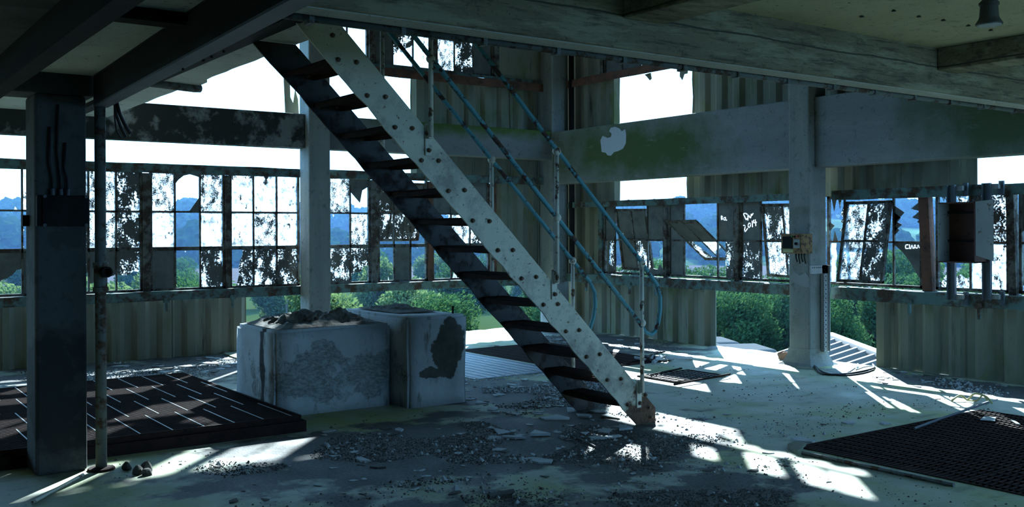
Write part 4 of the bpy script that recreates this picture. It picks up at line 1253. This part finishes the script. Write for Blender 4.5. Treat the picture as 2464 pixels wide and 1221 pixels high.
regions = [  # px box, count of flakes, size range, share dark, label, group
    ((255, 852, 585, 905), 56, (.07, .28), .35, 'plaster flake in the litter below the left windows', 'plaster flakes below the left windows'),
    ((1122, 905, 1420, 1000), 62, (.05, .20), .2, 'pale plaster flake behind the stair foot', 'plaster flakes behind the stair foot'),
    ((1130, 985, 1530, 1060), 22, (.10, .26), .05, 'pale plaster sheet fragment in front of the stairs', 'plaster fragments before the stairs'),
    ((720, 1030, 1600, 1150), 48, (.05, .16), .3, 'small plaster chip on the gravel patch', 'plaster chips on the gravel patch'),
    ((520, 1080, 1500, 1215), 34, (.03, .12), .6, 'small chip on the open near floor', 'chips on the near floor'),
    ((1640, 960, 2300, 1190), 28, (.03, .11), .6, 'small chip on the clear floor right of the stairs', 'chips on the clear floor'),
    ((2110, 895, 2430, 935), 34, (.06, .20), .6, 'flake in the litter along the right wall foot', 'flakes along the right wall'),
    ((1180, 812, 1600, 850), 26, (.06, .22), .6, 'flake in the litter near the room corner', 'flakes near the room corner'),
]
total = 0
for (box_, cnt, (s0, s1), dk, label, group) in regions:
    made = 0; tries = 0
    while made < cnt and tries < cnt * 12:
        tries += 1
        p = gz(R.uniform(box_[0], box_[2]), R.uniform(box_[1], box_[3]))
        if in_hole(p) or p.x > 10.0 or p.y > 12.7: continue
        s = s0 + (s1 - s0) * R.random() ** 2
        me, mt = R.choice([v for v in variants if (v[1] == 'flake_dark') == (R.random() < dk)])
        o = bpy.data.objects.new('plaster_flake', me); col.objects.link(o)
        o.location = (p.x, p.y, 0.0005)
        o.scale = (s, s, s * R.uniform(.6, 1.3))
        o.rotation_euler = (R.uniform(-.05, .05), R.uniform(-.05, .05), R.uniform(0, 6.28))
        dark = mt == 'flake_dark'
        tag(o, ('dark ' if dark else 'pale ') + label.replace('pale ', ''), 'debris', group + (', dark' if dark else ', pale'))
        made += 1; total += 1
for k in range(46):
    left = k % 2 == 0
    if left: x, y, z = R.uniform(2.7, 8.6), YA + R.uniform(-.10, .0), .862
    else:
        x, y, z = XB + R.uniform(-.10, .0), R.uniform(5.0, 11.5), .922
        if 7.35 < y < 7.76: continue
    if left and 5.4 < x < 5.9: continue
    o = bpy.data.objects.new('glass_shard', R.choice(variants)[0]); col.objects.link(o)
    s = R.uniform(.05, .13); o.location = (x, y, z); o.scale = (s, s * .7, s); o.rotation_euler = (0, R.uniform(-.15, .15), R.uniform(0, 6.28))
    tag(o, 'broken scrap lying on the left wall window sill' if left else 'broken scrap lying on the right wall window sill', 'debris', 'scraps on the left sill' if left else 'scraps on the right sill')
# a few larger pieces seen singly
def slab_piece(pxs, th, mat, label, z=0.0, name='plaster_slab'):
    pts = [gz(px, py, z) for px, py in pxs]
    m = MB(); m.prism([(p.x, p.y) for p in pts], lambda u, w, d: (u, w, d), z, z + th)
    c = sum((p for p in pts), Vector()) / len(pts)
    return tag(m.build(name, MT[mat], org=(c.x, c.y, z)), label, 'debris')
slab_piece([(1296, 1008), (1340, 1001), (1371, 1008), (1368, 1012), (1310, 1012)], .012, 'flake', 'long pale pointed plaster sheet in front of the stairs')
slab_piece([(1895, 1075), (1915, 1068), (1940, 1073), (1928, 1086), (1915, 1094), (1903, 1085)], .02, 'siding', 'concave grey slate piece at the wide grating corner')
slab_piece([(1903, 1058), (1925, 1055), (1962, 1064), (1955, 1068), (1915, 1064)], .012, 'flake', 'thin pale shard beside the slate piece')
slab_piece([(2358, 1012), (2368, 1004), (2396, 1006), (2394, 1015)], .006, 'flake', 'white sheet scrap lying on the wide grating', .012)
slab_piece([(2432, 1013), (2442, 1014), (2456, 1024), (2446, 1022)], .006, 'flake', 'narrow white scrap lying on the wide grating', .012)
slab_piece([(2024, 1019), (2040, 1016), (2058, 1017), (2056, 1021), (2038, 1022)], .010, 'flake', 'lone pale chip on the clear floor before the grating')
slab_piece([(2116, 1020), (2125, 1018), (2142, 1022), (2128, 1024)], .010, 'flake', 'small pale chip nearer the wide grating')
slab_piece([(525, 848), (560, 845), (588, 850), (590, 870), (560, 862)], .015, 'siding', 'tilted broken siding piece leaning in the litter by the plinth')
slab_piece([(1274, 1112), (1290, 1106), (1330, 1110), (1325, 1117), (1295, 1117)], .012, 'flake', 'pale plaster sheet on the gravel patch')
slab_piece([(855, 1106), (868, 1103), (893, 1113), (870, 1114)], .012, 'flake', 'pale plaster shard on the gravel left of the stairs')
slab_piece([(1415, 1055), (1440, 1052), (1460, 1058), (1430, 1060)], .012, 'flake', 'narrow pale plaster strip on the gravel before the stair foot')
# lumps at the near column foot
for i, (px, py, s) in enumerate(((305, 1131, .03), (332, 1142, .035), (350, 1134, .04), (352, 1144, .03))):
    p = gz(px, py)
    m = MB(); m.ball((p.x, p.y, s * .5), s, 7); m.jitter(s * .6, 20)
    for v in m.v: v.z = max(v.z, 0)
    tag(m.build('rubble_lump', MT['flake_dark'], org=(p.x, p.y, 0)), 'dark rubble lump on the lit floor by the standpipe', 'debris', 'rubble lumps by the standpipe')
# rubble against the slab edge
p = gz(1888, 866); m = MB(); m.ball((p.x, p.y, .04), .07, 9); m.jitter(.05, 14)
for v in m.v: v.z = max(v.z, 0)
tag(m.build('rubble_lump', MT['brick'], org=(p.x, p.y, 0)), 'brown rubble lump at the foot of the sunlit column', 'debris')
# rag heap near the small grating
p = gz(1590, 869); m = MB()
for k in range(7):
    a = p + Vector((R.uniform(-.25, .15), R.uniform(-.12, .12), .02))
    m.tube([a, a + Vector((R.uniform(-.2, .2), R.uniform(-.1, .1), .04)), a + Vector((R.uniform(-.25, .3), R.uniform(-.15, .1), .0))], R.uniform(.012, .022), 6)
tag(m.build('rag_bundle', MT['flake'], org=(p.x, p.y, 0)), 'pale tangled rag bundle on the floor behind the handrail end', 'rag')

# gravel: too many to count
def gravel(name, spots, label, size=(.004, .014), mat='gravel'):
    rr = random.Random(77); mb = MB()
    for (cx, cy, rx, ry, n) in spots:
        for k in range(n):
            a = rr.uniform(0, 6.283); q = math.sqrt(rr.random())
            x, y = cx + rx * q * math.cos(a), cy + ry * q * math.sin(a)
            if mnoise.noise(Vector((x * 1.6, y * 1.6, 2))) + .35 < q * .6: continue
            if in_hole(Vector((x, y, 0))) or x > 10.05 or y > 12.75 or (x > 5.4 and y > 12.2) or (x > 9.5 and 7.3 < y < 7.8): continue
            s = rr.uniform(*size) * (1.8 if rr.random() < .06 else 1)
            o = len(mb.v); th = rr.uniform(0, 6.28)
            c, sn_ = math.cos(th) * s, math.sin(th) * s
            h = s * rr.uniform(.5, 1.1)
            mb.v += [Vector((x + c, y + sn_, 0)), Vector((x - sn_, y + c, 0)), Vector((x - c * .8, y - sn_ * .8, 0)), Vector((x + sn_, y - c, 0)), Vector((x + c * .2, y + sn_ * .3, h)), Vector((x - c * .3, y + sn_ * .1, h * .9))]
            mb.f += [[o, o + 1, o + 4], [o + 1, o + 2, o + 5], [o + 1, o + 5, o + 4], [o + 2, o + 3, o + 5], [o + 3, o, o + 4], [o + 3, o + 4, o + 5]]; mb.mi += [0] * 6
    o = mb.build(name, MT[mat])
    return tag(o, label, 'gravel', kind='stuff')
gravel('gravel', [(3.9, 6.3, 1.9, 1.0, 15300), (4.9, 5.5, 1.0, .75, 5950), (2.5, 4.7, 1.4, .42, 3740), (4.3, 4.1, .9, .45, 3740), (5.9, 7.9, .9, 1.1, 5950), (3.6, 11.8, 3.0, .9, 10200), (9.6, 5.4, .4, 1.7, 4250), (9.3, 10.8, .8, 1.7, 5950), (5.2, 4.5, 3.5, 2.5, 2040)], 'dark crushed gravel and grit strewn across the floor', (.0025, .0085))
gravel('plaster_crumbs', [(3.9, 6.3, 2.2, 1.2, 700), (6.0, 8.2, 1.0, 1.2, 2600), (3.6, 11.8, 3.0, .9, 4200), (9.6, 5.4, .4, 1.7, 900), (4.8, 5.2, 2.2, 1.5, 700)], 'pale plaster crumbs scattered over the floor', (.005, .019), 'flake')
gravel('dark_grit', [(5.0, 6.0, 4.5, 3.5, 2600), (3.6, 5.2, 2.6, 1.6, 1200), (3.6, 11.8, 3.0, .9, 1800), (8.0, 6.5, 1.8, 2.0, 250)], 'loose dark chips sprinkled over the open floor', (.003, .011), 'flake_dark')

# ================================================================== OUTSIDE
GZ = -5.0
tag(MB().add([(-60, -60, GZ), (900, -60, GZ), (900, 900, GZ), (-60, 900, GZ)], [(0, 1, 2, 3)]).build('meadow', MT['meadow']), kind='structure')
def sector(name, az0, az1, d0, d1, hfun, mat, na=90, nd=26, z=GZ):
    mb = MB()
    for i in range(na + 1):
        a = math.radians(az0 + (az1 - az0) * i / na)
        for j in range(nd + 1):
            d = d0 + (d1 - d0) * j / nd
            x, y = d * math.cos(a), d * math.sin(a)
            mb.v.append(Vector((x, y, z + hfun(math.degrees(a), j / nd, x, y))))
    for i in range(na):
        for j in range(nd):
            q = i * (nd + 1) + j; mb.f.append([q, q + nd + 1, q + nd + 2, q + 1]); mb.mi.append(0)
    return mb.build(name, mat, smooth=True)
o = sector('ploughed_field', 15, 95, 128, 178, lambda a, t, x, y: .05 + .3 * t, MT['plough'], 40, 8)
tag(o, kind='structure')
def hill_h(a, t, x, y):
    top = 13.5 + 3.0 * math.sin(math.radians(a * 4.2 + 40)) + 3 * math.sin(math.radians(a * 11))
    n_ = mnoise.noise(Vector((x * .012, y * .012, 0))) * 3
    return max(0, top * (t ** .85) + n_ * t)
o = sector('hillside', 5, 105, 185, 430, hill_h, MT['hill'], 120, 30)
tag(o, kind='structure')

# trees
def crown(seed, rx, rz, n, leaf, mat, blobs=14):
    rr = random.Random(seed); mb = MB()
    bl = [(Vector((rr.uniform(-.55, .55) * rx, rr.uniform(-.55, .55) * rx, rz * rr.uniform(-.62, .62))), rr.uniform(.36, .55)) for _ in range(blobs)]
    for k in range(n):
        c, s = rr.choice(bl)
        d = Vector((rr.gauss(0, 1), rr.gauss(0, 1), rr.gauss(0, 1))).normalized()
        p = c + Vector((d.x * rx * s, d.y * rx * s, d.z * rz * s * .8)) * (rr.random() ** .35)
        u = Vector((rr.gauss(0, 1), rr.gauss(0, 1), rr.gauss(0, 1))).normalized(); v = u.orthogonal().normalized(); w = u.cross(v)
        l = leaf * rr.uniform(.6, 1.4)
        o = len(mb.v)
        mb.v += [p - v * l, p + w * l * .5, p + v * l, p - w * l * .5]
        mb.f.append([o, o + 1, o + 2, o + 3]); mb.mi.append(0)
    return mb
def tree_proto(name, seed, rx, rz, n, leaf, mat, h):
    root = empty(name, (0, 0, 0))
    mb = crown(seed, rx, rz, n, leaf, mat)
    for p in mb.v: p.z += h - rz * .75
    cr = mb.build('crown', MT[mat], root); cr['kind'] = 'stuff'
    t = MB(); rr = random.Random(seed)
    t.tube([(0, 0, 0), (rr.uniform(-.1, .1), 0, h * .4), (rr.uniform(-.3, .3), rr.uniform(-.3, .3), h * .85)], [h * .035, h * .028, h * .01], 7)
    for k in range(4):
        a = rr.uniform(0, 6.28); t.tube([(0, 0, h * .35 + k * .3), (math.cos(a) * rx * .6, math.sin(a) * rx * .6, h * .6 + k * .4)], [h * .02, h * .008], 5)
    t.build('trunk', MT['bark'], root)
    return root
protos = [tree_proto('broadleaf_tree', 1, 2.3, 3.0, 14000, .10, 'leaf_green', 5.0), tree_proto('broadleaf_tree', 2, 2.1, 3.1, 14000, .10, 'leaf_green', 5.2), tree_proto('broadleaf_tree', 3, 2.4, 2.8, 14000, .11, 'leaf_pale', 4.8)]
used = [False] * 3
def put_tree(k, loc, s, rz, label, group):
    p = protos[k]
    if not used[k]:
        used[k] = True; r_ = p
    else:
        r_ = p.copy(); col.objects.link(r_)
        for ch_ in p.children:
            c = ch_.copy(); col.objects.link(c); c.parent = r_
    r_.location = loc; r_.scale = (s, s, s); r_.rotation_euler = (0, 0, rz)
    tag(r_, label, 'tree', group)
rt_ = random.Random(21)
spots_ = []
def free(p, r):
    if any((p.x - q.x) ** 2 + (p.y - q.y) ** 2 < r * r for q in spots_): return False
    spots_.append(p.copy()); return True
VAN0 = gz(1856, 836, GZ + 2.5) - rt * 2.6; VAN1 = gz(600, 782, GZ + 2.0)
for q_ in (VAN0, VAN0 + rt * 2, VAN0 - rt * 2, VAN0 + fw * 4.7, VAN0 + fw * 4.7 + rt * 2, VAN1, VAN1 + Vector((2, 0, 0)), VAN1 - Vector((2, 0, 0))): spots_.append(q_.copy())
def at_px(px, D, z=GZ):
    d = ray(px, 556); d.z = 0; p = d.normalized() * D / (fw.dot(d.normalized()))
    return Vector((p.x, p.y, z))
# dense belt beyond the open bays of the right wall
for row, (D, s) in enumerate(((42, .92), (46, .95), (50, 1.0), (54.5, 1.0), (59, 1.05))):
    px = 1380 - row * 20
    while px < 2560:
        q_ = at_px(px + rt_.uniform(-25, 25), D + rt_.uniform(-1.5, 1.5))
        if free(q_, 3.5): put_tree(rt_.randint(0, 1), q_, s * rt_.uniform(.82, 1.0) * (.95 if px < 2150 else 1.04), rt_.uniform(0, 6), ('dark green tree in the front row of the belt beyond the right wall' if D < 45 else 'dark green tree deeper in the belt beyond the right wall'), 'front trees beyond the right wall' if D < 45 else 'deeper trees beyond the right wall')
        px += 40
# paler growth beyond the left wall
for row, (D, s) in enumerate(((40, 1.0), (50, 1.05), (64, 1.0), (85, 1.15))):
    px = -120 + row * 30
    while px < 1380:
        q_ = at_px(px + rt_.uniform(-30, 30), D + rt_.uniform(-2, 2))
        if free(q_, 3.7): put_tree(rt_.choice((2, 2, 1)), q_, s * rt_.uniform(.75, .98), rt_.uniform(0, 6), ('pale green bushy tree in the front row beyond the left wall' if D < 45 else 'pale green bushy tree farther out beyond the left wall'), 'front trees beyond the left wall' if D < 45 else 'farther trees beyond the left wall')
        px += (150, 135, 120, 110)[row]
# woodland on the hillside
hp = []
for k in range(3):
    bm_ = bmesh.new(); bmesh.ops.create_icosphere(bm_, subdivisions=4, radius=1)
    for v in bm_.verts:
        q = v.co * 1.6 + Vector((k * 9, 0, 0))
        r_ = 1 + .35 * mnoise.noise(q) + .22 * mnoise.noise(q * 2.6) + .13 * mnoise.noise(q * 6)
        v.co = Vector((v.co.x * 4.4 * r_, v.co.y * 4.4 * r_, 3.4 + v.co.z * 4.0 * r_))
    mb = MB(); mb.v = [v.co.copy() for v in bm_.verts]; mb.f = [[v.index for v in f.verts] for f in bm_.faces]; mb.mi = [0] * len(mb.f); bm_.free()
    o = mb.build('hillside_tree', MT['leaf_hill']); hp.append(o)
fi = [True] * 3
cnt = 0; tries_ = 0
while cnt < 270:
    a = rt_.uniform(22, 88); t_ = rt_.random() ** 1.3
    d = 186 + (425 - 186) * t_
    x, y = d * math.cos(math.radians(a)), d * math.sin(math.radians(a))
    if mnoise.noise(Vector((x * .011 + 5, y * .011, 4))) < -.16 and t_ > .1: continue
    tries_ += 1
    if tries_ > 6000: break
    if not free(Vector((x, y, 0)), 10.8): continue
    k = rt_.randint(0, 2)
    if fi[k]: o = hp[k]; fi[k] = False
    else: o = hp[k].copy(); col.objects.link(o)
    s = rt_.uniform(.85, 1.25)
    o.location = (x, y, GZ + hill_h(a, t_, x, y) - 1.0); o.scale = (s, s, s * rt_.uniform(.75, 1.1)); o.rotation_euler = (0, 0, rt_.uniform(0, 6))
    tag(o, 'distant dark tree in the woods on the hillside', 'tree', 'woodland trees on the hillside')
    cnt += 1

# parked vans below the right wall
def van(loc, rz, label, L_=5.2, Wd=1.95, Hh=2.5):
    root = empty('parked_van', loc); root.rotation_euler = (0, 0, rz)
    ORG[root.name] = Vector((0, 0, 0))
    prof = [(-L_ / 2, .35), (L_ / 2, .35), (L_ / 2, 1.1), (L_ / 2 - .15, 1.25), (L_ / 2 - .95, Hh - .12), (L_ / 2 - 1.2, Hh), (-L_ / 2 + .1, Hh), (-L_ / 2, Hh - .15)]
    m = MB(); m.prism(prof, lambda u, w, d: (u, d, w), -Wd / 2, Wd / 2); m.build('body', MT['van_white'], root, bevel=.10, bseg=3)
    for s in (-1, 1):
        m = MB(); m.prism([(-L_ / 2 + .25, 1.35), (L_ / 2 - 1.05, 1.35), (L_ / 2 - 1.35, 2.05), (-L_ / 2 + .25, 2.05)], lambda u, w, d: (u, d, w), s * Wd / 2 - .02, s * Wd / 2 + .012); m.build('side_window', MT['van_glass'], root)
    m = MB(); m.box(-L_ / 2 - .012, -L_ / 2 + .02, -Wd / 2 + .2, Wd / 2 - .2, 1.35, 2.1); m.build('rear_window', MT['van_glass'], root)
    m = MB(); m.hexa([(L_ / 2 - .17, -Wd / 2 + .15, 1.28), (L_ / 2 - .17, Wd / 2 - .15, 1.28), (L_ / 2 - .19, Wd / 2 - .15, 1.26), (L_ / 2 - .19, -Wd / 2 + .15, 1.26), (L_ / 2 - .86, -Wd / 2 + .2, Hh - .2), (L_ / 2 - .86, Wd / 2 - .2, Hh - .2), (L_ / 2 - .9, Wd / 2 - .2, Hh - .22), (L_ / 2 - .9, -Wd / 2 + .2, Hh - .22)]); m.build('windscreen', MT['van_glass'], root)
    m = MB(); m.box(-.9, .3, -.5, .5, Hh - .01, Hh + .09); m.build('roof_vent', MT['van_white'], root, bevel=.04)
    for x in (-L_ / 2 + .9, L_ / 2 - .95):
        for y in (-Wd / 2 + .12, Wd / 2 - .12):
            m = MB(); m.lathe([(.33, -.1), (.33, .1)], (x, y, .33), 16, Vector((0, 1, 0))); m.build('wheel', MT['tyre'], root)
    tag(root, label, 'van')
for k, lab in enumerate(('white van parked nearest the corrugated roof', 'white van parked between two other vans', 'white van parked farthest from the corrugated roof')):
    p = VAN0 + fw * (2.35 * k) - rt * (.75 * k)
    van((p.x, p.y, GZ), AZ + math.pi / 2 + .12, lab)
van((VAN1.x, VAN1.y, GZ), math.radians(0), 'white van outside seen over the low plinth', 4.6, 1.9, 2.0)

# corrugated gable roof just outside the right-hand column
zr = -.42
r0, r1 = gz(2000, 814, zr), gz(2120, 861, zr)
dr = (r1 - r0).normalized(); nr = Vector((-dr.y, dr.x, 0))
if nr.dot(CAM - r0) < 0: nr = -nr
sh_ = tag(empty('outbuilding', (r0.x, r0.y, GZ)), 'outbuilding with pale corrugated gable roof below the right wall', 'building')
def slope(sgn):
    mb = MB(); Ln = (r1 - r0).length + 6; nrib = int(Ln / .09)
    for i in range(nrib + 1):
        a = r0 - dr * .0 + dr * (Ln * i / nrib)
        h = .075 * (1 if (i % 5) in (0, 1) else 0)
        for j in range(2):
            q = a + nr * sgn * (3.4 * j); q.z = zr - 1.15 * j + h
            mb.v.append(q)
    for i in range(nrib):
        mb.f.append([i * 2, i * 2 + 2, i * 2 + 3, i * 2 + 1]); mb.mi.append(0)
    mb.build('roof_slope', MT['roof_sheet'], sh_)
slope(1); slope(-1)
m = MB(); m.tube([r0 + Vector((0, 0, .02)), r0 + dr * ((r1 - r0).length + 6) + Vector((0, 0, .02))], .09, 10); m.build('ridge_cap', MT['roof_sheet'], sh_, smooth=True)
e = r0 + dr * .25; f_ = r0 + dr * ((r1 - r0).length + 5.8)
m = MB()
for sgn in (1, -1):
    a1 = e + nr * sgn * 3.1; b1_ = f_ + nr * sgn * 3.1
    m.add([(a1.x, a1.y, GZ), (b1_.x, b1_.y, GZ), (b1_.x, b1_.y, zr - 1.15), (a1.x, a1.y, zr - 1.15)], [(0, 1, 2, 3)])
for q in (e, f_):
    a1, b1_ = q + nr * 3.1, q - nr * 3.1
    m.add([(a1.x, a1.y, GZ), (b1_.x, b1_.y, GZ), (b1_.x, b1_.y, zr - 1.1), (q.x, q.y, zr - .05), (a1.x, a1.y, zr - 1.1)], [(0, 1, 2, 3, 4)])
m.build('walls', MT['brick'], sh_)
# slim utility pole beyond the left wall
p = at_px(689, 46)
tag(MB().tube([(p.x, p.y, GZ), (p.x, p.y, -1.0 + 0)], .05, 8).build('utility_pole', MT['van_white'], org=(p.x, p.y, GZ)), 'slim pale pole standing outside beyond the low plinth', 'pole')

# blue distance haze over the valley
def haze():
    n = N('valley_haze')
    v = n.n('ShaderNodeVolumeScatter')
    v.inputs['Color'].default_value = (.22, .48, 1.0, 1); v.inputs['Density'].default_value = .00055; v.inputs['Anisotropy'].default_value = .1
    n.l(v.outputs[0], n.out.inputs['Volume'])
    mb = MB()
    a0, a1, d0, d1, z0, z1 = 5, 105, 36, 480, GZ - 1, 24
    A = [(d * math.cos(math.radians(a)), d * math.sin(math.radians(a))) for a, d in [(a0 + (a1 - a0) * i / 12, d0) for i in range(13)] + [(a1 - (a1 - a0) * i / 12, d1) for i in range(13)]]
    mb.prism(A, lambda u, w, d: (u, w, d), z0, z1)
    o = mb.build('valley_haze', n.m)
    tag(o, 'thin blue haze hanging over the valley', 'haze', kind='stuff')
haze()
